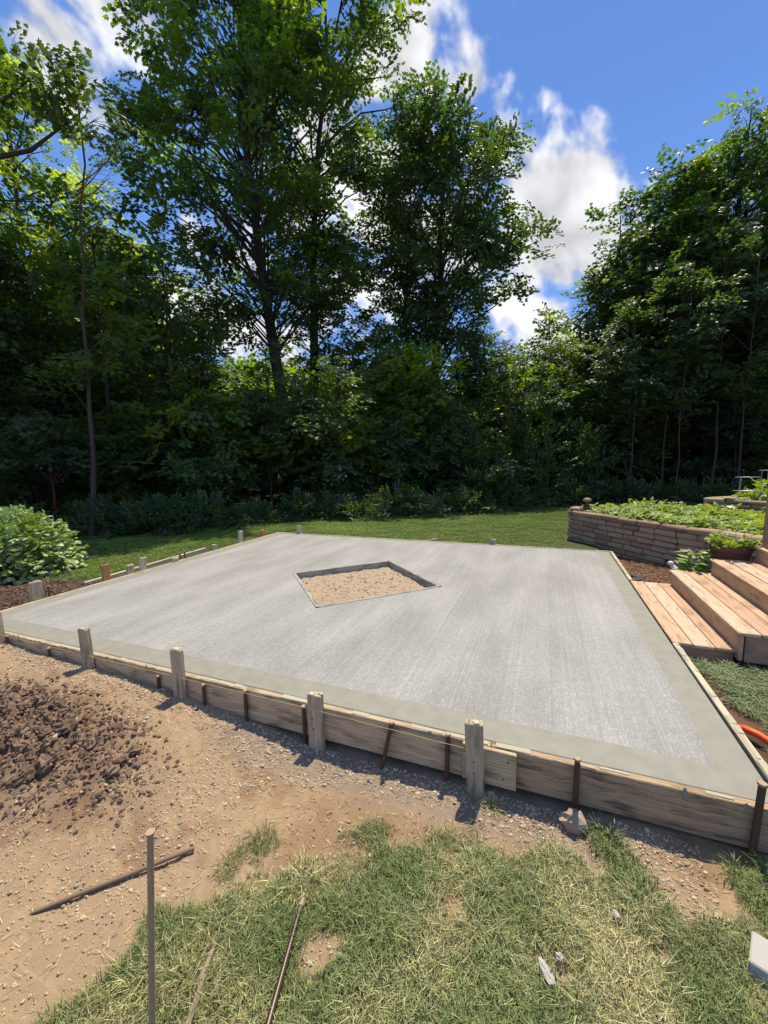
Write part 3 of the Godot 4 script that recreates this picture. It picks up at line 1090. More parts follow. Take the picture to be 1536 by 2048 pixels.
func build_beds() -> void:
	rng.seed = 70
	for k in 15:
		var g := Geo.new()
		g.box(Transform3D(), Vector3(0.3, 0.08, 0.18), rng.randf_range(0.012, 0.024), 0.008, rng)
		brick_meshes.append(g.mesh([M.brick, M.brick2, M.brick3, M.brick4, M.brick5][k % 5]))
	var bed := thing("raised_bed", "raised garden bed walled with tan tumbled bricks, full of leafy plants", "garden bed")
	var front := [Vector2(5.28, -1.28), Vector2(5.76, -0.66), Vector2(6.55, 0.27), Vector2(7.2, 0.88), Vector2(8.3, 1.75)]
	brick_wall(bed, front, -0.20, 8, 0.0815, 0.18)
	var back := [Vector2(8.9, -1.1), Vector2(7.55, -2.18), Vector2(6.75, -2.55), Vector2(5.40, -1.42)]
	brick_wall(bed, back, -0.20, 8, 0.0815, 0.18)
	fill(bed, PackedVector2Array([Vector2(5.45, -1.35), Vector2(6.75, -2.4), Vector2(7.55, -2.1), Vector2(8.9, -1.0), Vector2(9.2, 1.6), Vector2(8.3, 1.6), Vector2(7.2, 0.75), Vector2(6.5, 0.1)]), 0.39)
	var bed2 := thing("raised_bed", "smaller higher raised bed behind, with wire cages and pale brick edge", "garden bed")
	brick_wall(bed2, [Vector2(7.52, -2.12), Vector2(8.9, -0.98)], 0.42, 3, 0.068, 0.16)
	brick_wall(bed2, [Vector2(9.1, -3.5), Vector2(7.55, -2.24)], 0.42, 3, 0.068, 0.16)
	fill(bed2, PackedVector2Array([Vector2(7.6, -2.15), Vector2(9.1, -3.4), Vector2(10.2, -2.4), Vector2(8.9, -1.05)]), 0.57)
	# plants in the beds
	var rows := []
	var rows2 := []
	for i in 1500:
		var x := rng.randf_range(5.5, 8.6)
		var z := rng.randf_range(-2.3, 1.5)
		var fz := ramp([[5.28, -1.28], [5.76, -0.66], [6.55, 0.27], [7.2, 0.88], [8.3, 1.75]], x) - 0.2
		var bz := ramp([[5.4, -1.35], [6.75, -2.45], [7.55, -2.1], [8.9, -1.0]], x) + 0.2
		if z > fz or z < bz:
			continue
		var dens := 1.0 - smooth(6.9, 7.6, x) * smooth(-0.6, 0.3, z) * 0.55
		if rng.randf() > dens:
			continue
		var h := rng.randf_range(0.02, 0.13) * (1.0 + 0.8 * n_mid.get_noise_2d(x * 3.0, z * 3.0))
		rows.append(facing(Vector3(rng.randf_range(-1, 1), rng.randf_range(-0.1, 0.5), rng.randf_range(-1, 1)), Vector3.UP + rv(0.3), Vector3(x, 0.39 + h, z), rng.randf_range(0.8, 1.25)))
	tag(scatter("strawberry_foliage", spray.bed, rows), "bright green leafy plants filling the brick raised bed", "plants")
	for i in 260:
		var x := rng.randf_range(7.9, 9.6)
		var z := rng.randf_range(-2.9, -1.2)
		if z < -3.4 + (9.1 - x) * 0.9 or z > -0.98 + (x - 8.9) * 0.83 - 0.2 or x - 7.9 < (z + 2.2) * 0.4:
			continue
		rows2.append(facing(rv() + Vector3(0, 0.3, 0), Vector3.UP + rv(0.4), Vector3(x, 0.6 + rng.randf_range(0.0, 0.32) * smooth(7.9, 8.6, x), z), rng.randf_range(0.9, 1.4)))
	tag(scatter("vegetable_foliage", spray.bed, rows2), "pale leafy vegetable plants round the wire cages", "plants")
	for k in 2:
		var at: Vector3 = [Vector3(8.10, 0.57, -2.10), Vector3(8.62, 0.57, -2.62)][k]
		var cage := thing("tomato_cage", ["wire plant cage nearest the brick edge of the smaller bed", "taller wire plant cage behind the first, partly cut by the frame"][k], "plant cage", at, 0.3 * k, "wire cages in the smaller bed")
		var hh: float = [0.42, 0.52][k]
		for q in [[hh, 0.16], [hh * 0.45, 0.175]]:
			var ring := []
			var rad := []
			for i in 21:
				ring.append(Vector3(cos(TAU * i / 20) * q[1], q[0] + 0.01 * sin(TAU * i / 20), sin(TAU * i / 20) * q[1]))
				rad.append(0.005)
			var g := Geo.new()
			g.tube(ring, rad, 5, false)
			part("ring", g.mesh(M.wire), cage)
		for i in 3:
			var w := TAU * i / 3 + 0.4
			var g := Geo.new()
			g.tube([Vector3(cos(w) * 0.19, -0.05, sin(w) * 0.19), Vector3(cos(w) * 0.175, hh * 0.45, sin(w) * 0.175), Vector3(cos(w) * 0.16, hh, sin(w) * 0.16)], [0.004, 0.004, 0.004], 5)
			part("leg", g.mesh(M.wire), cage)
	# things on and by the wall
	var capb := part("loose_brick", brick_meshes[1])
	capb.transform = Transform3D(Basis(Vector3.UP, -0.8) * Basis.from_scale(Vector3(0.75, 0.7, 0.9)), Vector3(5.44, 0.452 + 0.028, -1.24))
	tag(capb, "loose tan brick lying on the corner of the raised bed wall", "brick")
	var orn := thing("garden_ornament", "small brown mushroom-shaped ornament on the raised bed corner", "ornament", Vector3(5.58, 0.452, -1.22))
	for q in [["base", [Vector2(0.0, 0.0), Vector2(0.075, 0.005), Vector2(0.085, 0.03), Vector2(0.06, 0.07), Vector2(0.03, 0.085), Vector2(0.0, 0.087)]], ["stem", [Vector2(0.025, 0.08), Vector2(0.022, 0.12), Vector2(0.028, 0.165)]], ["cap", [Vector2(0.0, 0.155), Vector2(0.05, 0.16), Vector2(0.068, 0.18), Vector2(0.06, 0.205), Vector2(0.03, 0.222), Vector2(0.0, 0.225)]]]:
		var g := Geo.new()
		g.lathe(q[1], 14)
		part(q[0], g.mesh(M.terracotta if q[0] != "cap" else M.brick), orn)
	var lamp := thing("solar_light", "black solar garden light standing before the smaller bed", "garden light", Vector3(7.70, 0.39, -1.5))
	var ga := Geo.new()
	ga.lathe([Vector2(0.0, 0.0), Vector2(0.012, 0.0), Vector2(0.014, 0.05), Vector2(0.03, 0.06), Vector2(0.05, 0.14), Vector2(0.0, 0.14)], 12)
	part("body", ga.mesh(M.black), lamp)
	var gb := Geo.new()
	gb.lathe([Vector2(0.0, 0.142), Vector2(0.062, 0.142), Vector2(0.066, 0.152), Vector2(0.05, 0.162), Vector2(0.0, 0.165)], 12)
	part("cap", gb.mesh(M.wire), lamp)
	var lt := Geo.new()
	lt.lump(Vector3(7.83, 0.645, -1.93), Vector3(0.09, 0.02, 0.09), n_mid, 0.2, 12, 6)
	tag(part("flat_stone", lt.mesh(M.brick2)), "flat round stone lying on the edge of the smaller bed", "stone")
	# lawn edging
	var ed := thing("lawn_edging", "curved grey metal edging strip sticking out of the lawn by the brick wall", "edging strip", Vector3.ZERO)
	var eg := Geo.new()
	var ep := [Vector3(4.93, -0.12, -1.66), Vector3(4.98, -0.12, -1.52), Vector3(5.08, -0.12, -1.37), Vector3(5.19, -0.125, -1.26), Vector3(5.29, -0.13, -1.18)]
	for i in ep.size() - 1:
		var d: Vector3 = ep[i + 1] - ep[i]
		eg.box(Transform3D(Basis(Vector3.UP, atan2(-d.z, d.x)), (ep[i] + ep[i + 1]) * 0.5 - Vector3(0, 0.03, 0)), Vector3(d.length() + 0.006, 0.10, 0.012), 0.002)
	part("strip", eg.mesh(M.slate), ed)
	var et := Geo.new()
	et.tube(ep.map(func(p): return p + Vector3(0, 0.024, 0)), [0.008, 0.009, 0.009, 0.009, 0.008], 6)
	part("rolled_top", et.mesh(M.wire), ed)
	# mulch corner
	rows = []
	var cols := []
	for i in 1600:
		var x := rng.randf_range(5.86, 6.5)
		var z := rng.randf_range(0.0, 1.48)
		if z < ramp([[5.76, -0.6], [6.55, 0.3]], x):
			continue
		rows.append(Transform3D(Basis.from_euler(Vector3(rng.randf_range(-0.4, 0.4), rng.randf() * TAU, rng.randf_range(-0.4, 0.4))), Vector3(x, ground_y(x, z) + rng.randf_range(0.0, 0.02), z)).scaled_local(Vector3(rng.randf_range(0.01, 0.035), 0.004, rng.randf_range(0.003, 0.007))))
		var k := rng.randf_range(0.5, 1.3)
		cols.append(Color(0.36 * k, 0.21 * k, 0.12 * k))
	var bx := Geo.new()
	bx.box(Transform3D(), Vector3.ONE, 0.05)
	tag(scatter("mulch_litter", bx.mesh(M.straw), rows, cols), "reddish wood mulch between slab, brick wall and steps", "mulch")
	for k in 3:
		var at: Vector3 = [Vector3(5.90, -0.035, 1.30), Vector3(5.98, -0.03, 1.36), Vector3(5.89, -0.04, 1.12)][k]
		var g := Geo.new()
		g.box(Transform3D(Basis.from_euler(Vector3(0.1 * k - 0.05, 0.5 + k * 0.7, 0.06)), Vector3.ZERO), [Vector3(0.16, 0.018, 0.10), Vector3(0.13, 0.016, 0.07), Vector3(0.12, 0.02, 0.09)][k], 0.004, 0.014, rng)
		var o := part("slate_piece", g.mesh(M.slate))
		o.position = at
		tag(o, ["largest dark slate piece lying by the platform's far end", "thin slate piece touching the wooden platform", "small broken slate piece beside the pale right form board"][k], "slate")
	var sl := thing("spotlight", "small white two-headed garden spotlight at the foot of the brick wall", "garden light", Vector3(6.42, ground_y(6.42, 0.62), 0.62))
	var g1 := Geo.new()
	g1.tube([Vector3(0, -0.03, 0), Vector3(0, 0.06, 0)], [0.006, 0.006], 6)
	part("stake", g1.mesh(M.black), sl)
	var g2 := Geo.new()
	g2.lump(Vector3(-0.02, 0.115, 0), Vector3(0.035, 0.032, 0.032), n_mid, 0.0, 12, 8, false)
	part("lamp_head", g2.mesh(M.white), sl)
	var g3 := Geo.new()
	g3.tube([Vector3(-0.005, 0.09, 0.0), Vector3(0.02, 0.055, 0.03), Vector3(0.045, 0.03, 0.055)], [0.026, 0.034, 0.036], 12)
	part("lamp_head", g3.mesh(M.white), sl)
	# pot and its flowers
	var pot := thing("flower_pot", "brown terracotta pot behind the steps", "pot", Vector3(6.74, -0.05, 1.36))
	pot.scale = Vector3(0.84, 1.0, 0.84)
	var pg := Geo.new()
	pg.lathe([Vector2(0.0, 0.0), Vector2(0.13, 0.0), Vector2(0.16, 0.2), Vector2(0.20, 0.40), Vector2(0.205, 0.43), Vector2(0.22, 0.435), Vector2(0.222, 0.485), Vector2(0.195, 0.49), Vector2(0.19, 0.45), Vector2(0.0, 0.44)], 26)
	part("body", pg.mesh(M.terracotta), pot)
	var fl := thing("flowering_plant", "pink and red flowers with green leaves growing in the terracotta pot", "flowers", Vector3(6.74, 0.40, 1.36))
	rows = []
	for i in 70:
		var w := rng.randf() * TAU
		var r := sqrt(rng.randf()) * 0.21
		rows.append(facing(Vector3(cos(w), rng.randf_range(0.0, 0.8), sin(w)), Vector3.UP + rv(0.3), Vector3(cos(w) * r, rng.randf_range(0.02, 0.11), sin(w) * r), rng.randf_range(0.45, 0.8)))
	scatter("foliage", spray.bed, rows, [], fl)
	for i in 13:
		var w := rng.randf() * TAU
		var r := sqrt(rng.randf()) * 0.2
		var f := part("flower", spray.flower if rng.randf() < 0.6 else spray.flower2, fl)
		f.transform = facing(rv() + Vector3(0, 0.2, 0.2), Vector3.UP + rv(0.4), Vector3(cos(w) * r, rng.randf_range(0.11, 0.17), sin(w) * r), rng.randf_range(0.8, 1.2))
	var lily := thing("leafy_plant", "lush green plant with pale pink flower heads left of the terracotta pot", "plant", Vector3(6.44, -0.06, 1.33))
	for i in 90:
		var w := rng.randf() * TAU
		var h := rng.randf_range(0.04, 0.42)
		var r := rng.randf_range(0.02, 0.13)
		var lf := part("leaf", spray.big_leaf, lily)
		lf.transform = facing(Vector3(cos(w), rng.randf_range(-0.3, 0.5), sin(w)), Vector3.UP + rv(0.25), Vector3(cos(w) * r * 0.8, h, sin(w) * r * 0.8), rng.randf_range(1.0, 1.7))
	for i in 5:
		var g := Geo.new()
		var e := Vector3(rng.randf_range(-0.08, 0.08), rng.randf_range(0.3, 0.42), rng.randf_range(-0.08, 0.08))
		g.tube([Vector3.ZERO, e * 0.5 + rv(0.01), e], [0.004, 0.004, 0.003], 5)
		part("stem", g.mesh(M.leaf_lily), lily)
		for k in 3:
			var f := part("flower_head", spray.flower2, lily)
			f.transform = facing(rv(), Vector3.UP + rv(0.4), e + rv(0.025), 1.4)
	# orange hose by the front right corner
	var hz := Geo.new()
	hz.tube([Vector3(5.868, -0.06, 4.085), Vector3(5.89, -0.04, 4.12), Vector3(5.93, -0.035, 4.165), Vector3(6.0, -0.06, 4.22), Vector3(6.12, -0.075, 4.27), Vector3(6.4, -0.08, 4.3), Vector3(7.2, -0.08, 4.1)], [0.016, 0.018, 0.018, 0.018, 0.018, 0.018, 0.018], 12)
	tag(part("orange_hose", hz.mesh(M.orange)), "bright orange hose lying beside the right form board", "hose")


func build_foreground() -> void:
	rng.seed = 90
	# steel stakes lying and standing about
	var g := Geo.new()
	var a := Vector3(3.56, ground_y(3.56, 5.55) + 0.014, 5.55)
	var b := Vector3(3.19, ground_y(3.19, 5.94) + 0.006, 5.94)
	g.tube([a, a.lerp(b, 0.2) + Vector3(0.002, 0.003, 0), a.lerp(b, 0.45) + Vector3(0.006, 0.004, 0.002), a.lerp(b, 0.75) + Vector3(0.003, 0.004, 0.001), b.lerp(a, 0.06), b], [0.0085, 0.0090, 0.0088, 0.0086, 0.0075, 0.003], 10)
	var lie := thing("steel_rod", "brown steel rod lying flat on the bare dirt", "rod")
	part("shaft", g.mesh(M.rod_brown), lie)
	var up := thing("steel_rod", "upright brown steel rod with a flattened head standing in the foreground", "rod", Vector3(3.879, -0.30, 6.017))
	g = Geo.new()
	var tip := Vector3(0.056, 0.744, -0.023)
	g.tube([Vector3(0, 0, 0), tip * 0.5, tip], [0.0088, 0.0086, 0.0084], 12)
	part("shaft", g.mesh(M.steel), up)
	g = Geo.new()
	g.tube([tip - Vector3(0, 0.003, 0), tip + Vector3(0, 0.002, 0), tip + Vector3(0, 0.005, 0)], [0.009, 0.012, 0.0115], 12)
	part("head", g.mesh(M.steel), up)
	var pt := thing("steel_rod", "dark steel rod with a pointed dirty tip lying in the grass", "rod")
	g = Geo.new()
	a = Vector3(4.094, -0.165, 5.555)
	b = Vector3(4.21, -0.15, 5.95)
	g.tube([a.lerp(b, 0.12), a.lerp(b, 0.5), b], [0.009, 0.0095, 0.0095], 10)
	part("shaft", g.mesh(M.dark_steel), pt)
	g = Geo.new()
	g.tube([a, a.lerp(b, 0.05), a.lerp(b, 0.115)], [0.002, 0.008, 0.0105], 8)
	part("pointed_tip", g.mesh(M.rock), pt)
	var sk := Geo.new()
	sk.tube([Vector3(3.903, -0.165, 5.79), Vector3(3.925, -0.168, 5.86), Vector3(3.955, -0.17, 5.92), Vector3(3.99, -0.172, 6.02)], [0.007, 0.009, 0.009, 0.010], 7)
	tag(part("dry_stick", sk.mesh(M.stick)), "pale dry stick lying in the grass right of the upright rod", "stick")
	var sk2 := Geo.new()
	var hy := ground_y(2.4, 5.35) + 0.035
	sk2.box(Transform3D(Basis(Vector3.UP, 1.75) * Basis(Vector3.BACK, 0.12), Vector3(2.41, hy, 5.35)), Vector3(0.17, 0.012, 0.016), 0.003, 0.003, rng)
	tag(part("wood_splinter", sk2.mesh(M.stake_pale)), "pale splinter of wood stuck in the dark soil heap", "stick")
	# rock by the form, block at the right, splash of dried cement
	var rk := Geo.new()
	rk.lump(Vector3.ZERO, Vector3(0.062, 0.045, 0.045), n_mid, 0.75, 9, 6, true, 3.0)
	var ro := part("rock", rk.mesh(M.rock))
	ro.position = Vector3(5.03, -0.195, 4.86)
	tag(ro, "pale jagged rock against the brown front form board", "rock")
	var pb := thing("wood_block", "pale wooden block lying on the grass at the right", "block", Vector3(5.635, -0.195, 5.265), -0.42)
	var pg := Geo.new()
	pg.box(Transform3D(Basis(), Vector3(0, 0.028, 0)), Vector3(0.26, 0.056, 0.115), 0.004, 0.002, rng)
	part("plank", pg.mesh(M.plaster), pb)
	for k in 3:
		var q := Geo.new()
		q.lump(Vector3.ZERO, [Vector3(0.014, 0.008, 0.036), Vector3(0.011, 0.008, 0.013), Vector3(0.009, 0.006, 0.014)][k], n_mid, 0.8, 9, 6, true, k * 2.0)
		var o := part("cement_crumb", q.mesh(M.plaster))
		o.position = [Vector3(4.915, -0.175, 5.485), Vector3(4.955, -0.172, 5.43), Vector3(5.14, -0.172, 5.23)][k]
		o.rotation.y = 0.5
		tag(o, ["long lump of dried white cement in the grass", "small round crumb of dried cement just behind the long lump", "tiny pale crumb of cement in the mid grass"][k], "cement")
	# dug soil: large clods by themselves, crumbs as one mass
	var cl := []
	for k in 6:
		var q := Geo.new()
		q.lump(Vector3.ZERO, Vector3(1.0, 0.70, 0.85), n_mid, 0.8, 14, 9, true, k * 5.3)
		cl.append(q.mesh(M.clod_dark if k % 2 else M.clod_brown))
	var placed := []
	var n := 0
	while n < 84:
		var x := rng.randf_range(1.2, 3.05)
		var z := rng.randf_range(5.0, 5.85)
		if heap(x, z) < rng.randf_range(0.22, 0.8):
			continue
		var s := 0.017 + 0.036 * pow(rng.randf(), 2.0)
		if n < 3:
			x = [2.93, 2.87, 2.86][n]
			z = [5.32, 5.36, 5.26][n]
			s = [0.034, 0.03, 0.033][n]
		var o := part("soil_clod", cl[n % 6])
		o.transform = Transform3D(Basis.from_euler(rv(0.5) + Vector3(0, rng.randf() * TAU, 0)).scaled(Vector3.ONE * s), Vector3(x, ground_y(x, z) + s * 0.2, z))
		if n < 3:
			tag(o, ["large dark clod at the right end of the soil heap", "big clod just left of the rightmost one on the heap", "tan clod casting a shadow at the heap's right rim"][n], "clod", "clods of dug soil on the heap")
		else:
			tag(o, "clod of dug brown soil on the dark heap", "clod", "clods of dug soil on the heap")
		n += 1
	var rows := []
	var cols := []
	for i in 34000:
		var x := rng.randf_range(0.9, 3.3)
		var z := rng.randf_range(4.95, 6.0)
		if heap(x, z) < rng.randf_range(0.10, 0.9):
			continue
		var s := 0.002 + 0.013 * pow(rng.randf(), 3.2)
		rows.append(Transform3D(Basis.from_euler(rv(3.0)).scaled(Vector3(s, s * 0.8, s)), Vector3(x, ground_y(x, z) + s * 0.3, z)))
		var k := rng.randf_range(0.6, 1.5)
		cols.append(Color(0.31 * k, 0.21 * k, 0.145 * k))
	var lg := Geo.new()
	lg.lump(Vector3.ZERO, Vector3(1.0, 0.8, 0.9), n_mid, 0.8, 7, 5, true, 1.0)
	tag(scatter("soil_crumbs_dirt", lg.mesh(M.clod), rows, cols), "loose dark crumbs of dug soil on the heap", "soil")
	var rows_l := []
	var cols_l := []
	for i in 2600:
		var x := -0.07 - 1.3 * pow(rng.randf(), 1.5)
		var z := rng.randf_range(2.7, 4.9)
		if n_mid.get_noise_2d(x * 3.0, z * 3.0) + (z - 3.2) * 0.8 < rng.randf_range(-0.3, 0.4):
			continue
		var s := 0.004 + 0.022 * pow(rng.randf(), 2.5)
		rows_l.append(Transform3D(Basis.from_euler(rv(3.0)).scaled(Vector3(s, s * 0.8, s)), Vector3(x, ground_y(x, z) + s * 0.3, z)))
		var k := rng.randf_range(0.6, 1.5)
		cols_l.append(Color(0.20 * k, 0.13 * k, 0.09 * k))
	tag(scatter("soil_crumbs_dirt", lg.mesh(M.clod), rows_l, cols_l), "crumbly dark soil between the bush and the left form", "soil")
	# gravel
	rows = []
	cols = []
	for i in 60000:
		var x := rng.randf_range(0.5, 5.5)
		var z := 4.79 + pow(rng.randf(), 1.3) * 1.5
		if grass_at(x, z) > 0.3 or heap(x, z) > 0.5:
			continue
		var dens := 0.22 + 0.75 * n_mid.get_noise_2d(x * 1.6 + 3.0, z * 1.6) + 0.6 * smooth(5.0, 4.85, z)
		dens = maxf(dens, 0.9 * exp(-pow((z - (5.02 + (3.8 - x) * 0.55)) / 0.06, 2.0)) * smooth(3.2, 3.5, x))
		dens -= 0.9 * exp(-Vector2((x - 4.3) / 0.4, (z - 5.1) / 0.12).length_squared())
		if rng.randf() > dens:
			continue
		var s := rng.randf_range(0.0022, 0.0055) * (1.0 if rng.randf() < 0.86 else rng.randf_range(1.6, 2.3))
		rows.append(Transform3D(Basis.from_euler(rv(3.0)).scaled(Vector3(s, s * 0.6, s * 0.8)), Vector3(x, ground_y(x, z) + s * 0.25, z)))
		var k := rng.randf_range(0.5, 1.15)
		var w := rng.randf()
		cols.append(Color(0.66 * k, 0.49 * k, 0.30 * k).lerp(Color(0.60 * k, 0.52 * k, 0.40 * k), w))
	var gg := Geo.new()
	gg.lump(Vector3.ZERO, Vector3.ONE, n_mid, 0.6, 6, 4, true, 8.0)
	tag(scatter("gravel", gg.mesh(M.stone), rows, cols), "small tan and grey gravel scattered over the bare dirt", "gravel")
	# fine crumbs of the same dry dirt
	rows = []
	cols = []
	for i in 26000:
		var x := rng.randf_range(0.6, 5.6)
		var z := rng.randf_range(4.80, 6.5)
		if grass_at(x, z) > rng.randf_range(0.2, 0.9) or rng.randf() > 0.6 + n_mid.get_noise_2d(x * 3.0, z * 3.0 + 11.0):
			continue
		var s := 0.0012 + 0.0045 * pow(rng.randf(), 2.2)
		rows.append(Transform3D(Basis.from_euler(rv(3.0)).scaled(Vector3(s, s * 0.8, s)), Vector3(x, ground_y(x, z) + s * 0.3, z)))
		var cc := ground_color(x, z) * rng.randf_range(1.0, 1.75)
		cols.append(Color(cc.r, cc.g, cc.b))
	tag(scatter("dirt_crumbs_dirt", lg.mesh(M.clod), rows, cols), "fine dry crumbs over the trodden dirt", "soil")
	# straw and clippings on the dirt
	rows = []
	cols = []
	var bl := Geo.new()
	bl.tri(Vector3(-0.5, 0, 0), Vector3(0.5, 0, 0), Vector3(0.3, 0.15, 0.5))
	bl.tri(Vector3(-0.5, 0, 0), Vector3(0.3, 0.15, 0.5), Vector3(-0.1, 0.1, 1.0))
	for i in 20000:
		var x := rng.randf_range(0.8, 6.0)
		var z := rng.randf_range(4.82, 6.4)
		if rng.randf() > 0.25 + 0.9 * grass_at(x, z) or heap(x, z) > 0.4:
			continue
		var w := rng.randf() * TAU
		var L := rng.randf_range(0.015, 0.05)
		rows.append(Transform3D(Basis(Vector3.UP, w) * Basis(Vector3.RIGHT, rng.randf_range(-0.3, 0.15)) * Basis.from_scale(Vector3(rng.randf_range(0.0015, 0.003), L * 0.3, L)), Vector3(x, ground_y(x, z) + 0.004, z)))
		var k := rng.randf_range(0.6, 1.2)
		cols.append(Color(0.55 * k, 0.45 * k, 0.24 * k))
	tag(scatter("straw_litter", bl.mesh(M.straw), rows, cols), "dry straw and grass clippings strewn over soil", "straw")


# ------------------------------------------------------------------ grass

func tuft(blades: int, spread: float, h: float, w: float, bend: float) -> ArrayMesh:
	var g := Geo.new()
	for i in blades:
		var a := rng.randf() * TAU
		var r := sqrt(rng.randf()) * spread
		var p := Vector3(cos(a) * r, -0.004, sin(a) * r)
		var out := Vector3(cos(a + rng.randf_range(-1.2, 1.2)), 0, sin(a + rng.randf_range(-1.2, 1.2))).normalized()
		var side := out.cross(Vector3.UP) * w * rng.randf_range(0.7, 1.2)
		var H := h * rng.randf_range(0.5, 1.15)
		var B := bend * rng.randf_range(0.3, 1.3) * H
		var q := p + Vector3.UP * H * 0.55 + out * B * 0.3
		var e := p + Vector3.UP * H * (0.95 - 0.35 * bend) + out * B
		g.tri(p - side * 0.5, p + side * 0.5, q + side * 0.42)
		g.tri(p - side * 0.5, q + side * 0.42, q - side * 0.42)
		g.tri(q - side * 0.42, q + side * 0.42, e)
	return g.mesh(M.blade)


func grass_color(x: float, z: float) -> Color:
	var dry := clampf(0.36 + 0.14 * smooth(4.3, 5.2, x) + 0.9 * n_mid.get_noise_2d(x * 1.8 + 60.0, z * 1.8) + rng.randf_range(-0.45, 0.45), 0.0, 1.0)
	var k := rng.randf_range(0.45, 1.5)
	return (Color(0.125, 0.185, 0.048) * k).lerp(Color(0.50, 0.445, 0.225) * k, dry * dry)


func build_grass() -> void:
	rng.seed = 120
	for kind in 3:
		var m := tuft(15, 0.034, [0.04, 0.062, 0.028][kind], 0.0020, [1.1, 0.8, 1.4][kind])
		var rows := []
		var cols := []
		for i in 19000:
			var x := rng.randf_range(3.3, 6.6)
			var z := rng.randf_range(4.84, 6.6)
			if rng.randf() > grass_at(x, z) or (x < 6.0 and z < 4.80):
				continue
			var s := rng.randf_range(0.6, 1.15) * (0.75 + 0.5 * grass_at(x, z))
			for q in [[4.36, 5.33], [5.16, 4.94], [5.74, 4.95], [4.66, 4.98], [4.02, 5.52], [5.4, 5.0], [4.85, 4.98]]:
				s *= 1.0 + 0.45 * exp(-Vector2(x - q[0], z - q[1]).length_squared() / 0.0036)
			rows.append(Transform3D(Basis(Vector3.UP, rng.randf() * TAU) * Basis.from_scale(Vector3.ONE * s), Vector3(x, ground_y(x, z), z)))
			cols.append(grass_color(x, z))
		tag(scatter("grass", m, rows, cols), ["patchy half dry grass in the foreground", "taller green grass clumps in the foreground", "short matted grass in the foreground"][kind], "grass")
	# the patch right of the slab
	var m2 := tuft(14, 0.035, 0.085, 0.0045, 1.1)
	var rows2 := []
	var cols2 := []
	for i in 4200:
		var x := rng.randf_range(5.88, 8.5)
		var z := rng.randf_range(3.25, 4.9)
		var ex := 5.90 + 0.10 * smooth(3.4, 4.2, z) + 0.05 * n_fine.get_noise_2d(x * 6.0, z * 6.0)
		if x < ex or (z > 3.9 and x < 6.05 and z < 4.45 and rng.randf() < 0.85):
			continue
		rows2.append(Transform3D(Basis(Vector3.UP, rng.randf() * TAU) * Basis.from_scale(Vector3.ONE * rng.randf_range(0.7, 1.2)), Vector3(x, ground_y(x, z), z)))
		var k := rng.randf_range(0.8, 1.3)
		cols2.append((Color(0.15, 0.22, 0.10) * k).lerp(Color(0.36, 0.34, 0.17) * k, clampf(rng.randf_range(-0.3, 0.6) + smooth(3.8, 4.3, z) * 0.4, 0.0, 1.0)))
	tag(scatter("grass", m2, rows2, cols2), "thick pale green grass patch beside the wooden steps", "grass")
	# the lawn behind
	var m3 := tuft(16, 0.07, 0.045, 0.006, 0.9)
	var rows3 := []
	var cols3 := []
	for i in 52000:
		var x := rng.randf_range(-9.0, 9.5)
		var z := rng.randf_range(-11.0, 4.5)
		if x > -0.1 and x < 5.9 and z > -0.08:
			continue
		if z < forest_edge(x) - 0.8 + rng.randf() * 1.0:
			continue
		if x > 5.2 and z > -1.9 + (x - 5.3) * -0.9:
			continue
		if x < 0.0 and z > 3.35 + 0.3 * n_mid.get_noise_2d(x * 3.0, z * 3.0):
			continue
		if x > -0.36 and x < 0.0 and z > 1.4 and rng.randf() < 0.8:
			continue
		rows3.append(Transform3D(Basis(Vector3.UP, rng.randf() * TAU) * Basis.from_scale(Vector3.ONE * rng.randf_range(0.8, 1.2)), Vector3(x, ground_y(x, z), z)))
		var k := rng.randf_range(0.75, 1.25) * (1.0 + 0.35 * n_big.get_noise_2d(x, z))
		cols3.append((Color(0.17, 0.29, 0.04) * k).lerp(Color(0.33, 0.38, 0.09) * k, clampf(0.18 + 0.7 * n_mid.get_noise_2d(x * 0.8, z * 0.8 + 20.0), 0.0, 1.0)))
	tag(scatter("lawn_grass", m3, rows3, cols3), "mown green lawn between the slab and the wood", "lawn")


# ------------------------------------------------------------------ leaves, trees, shrubs

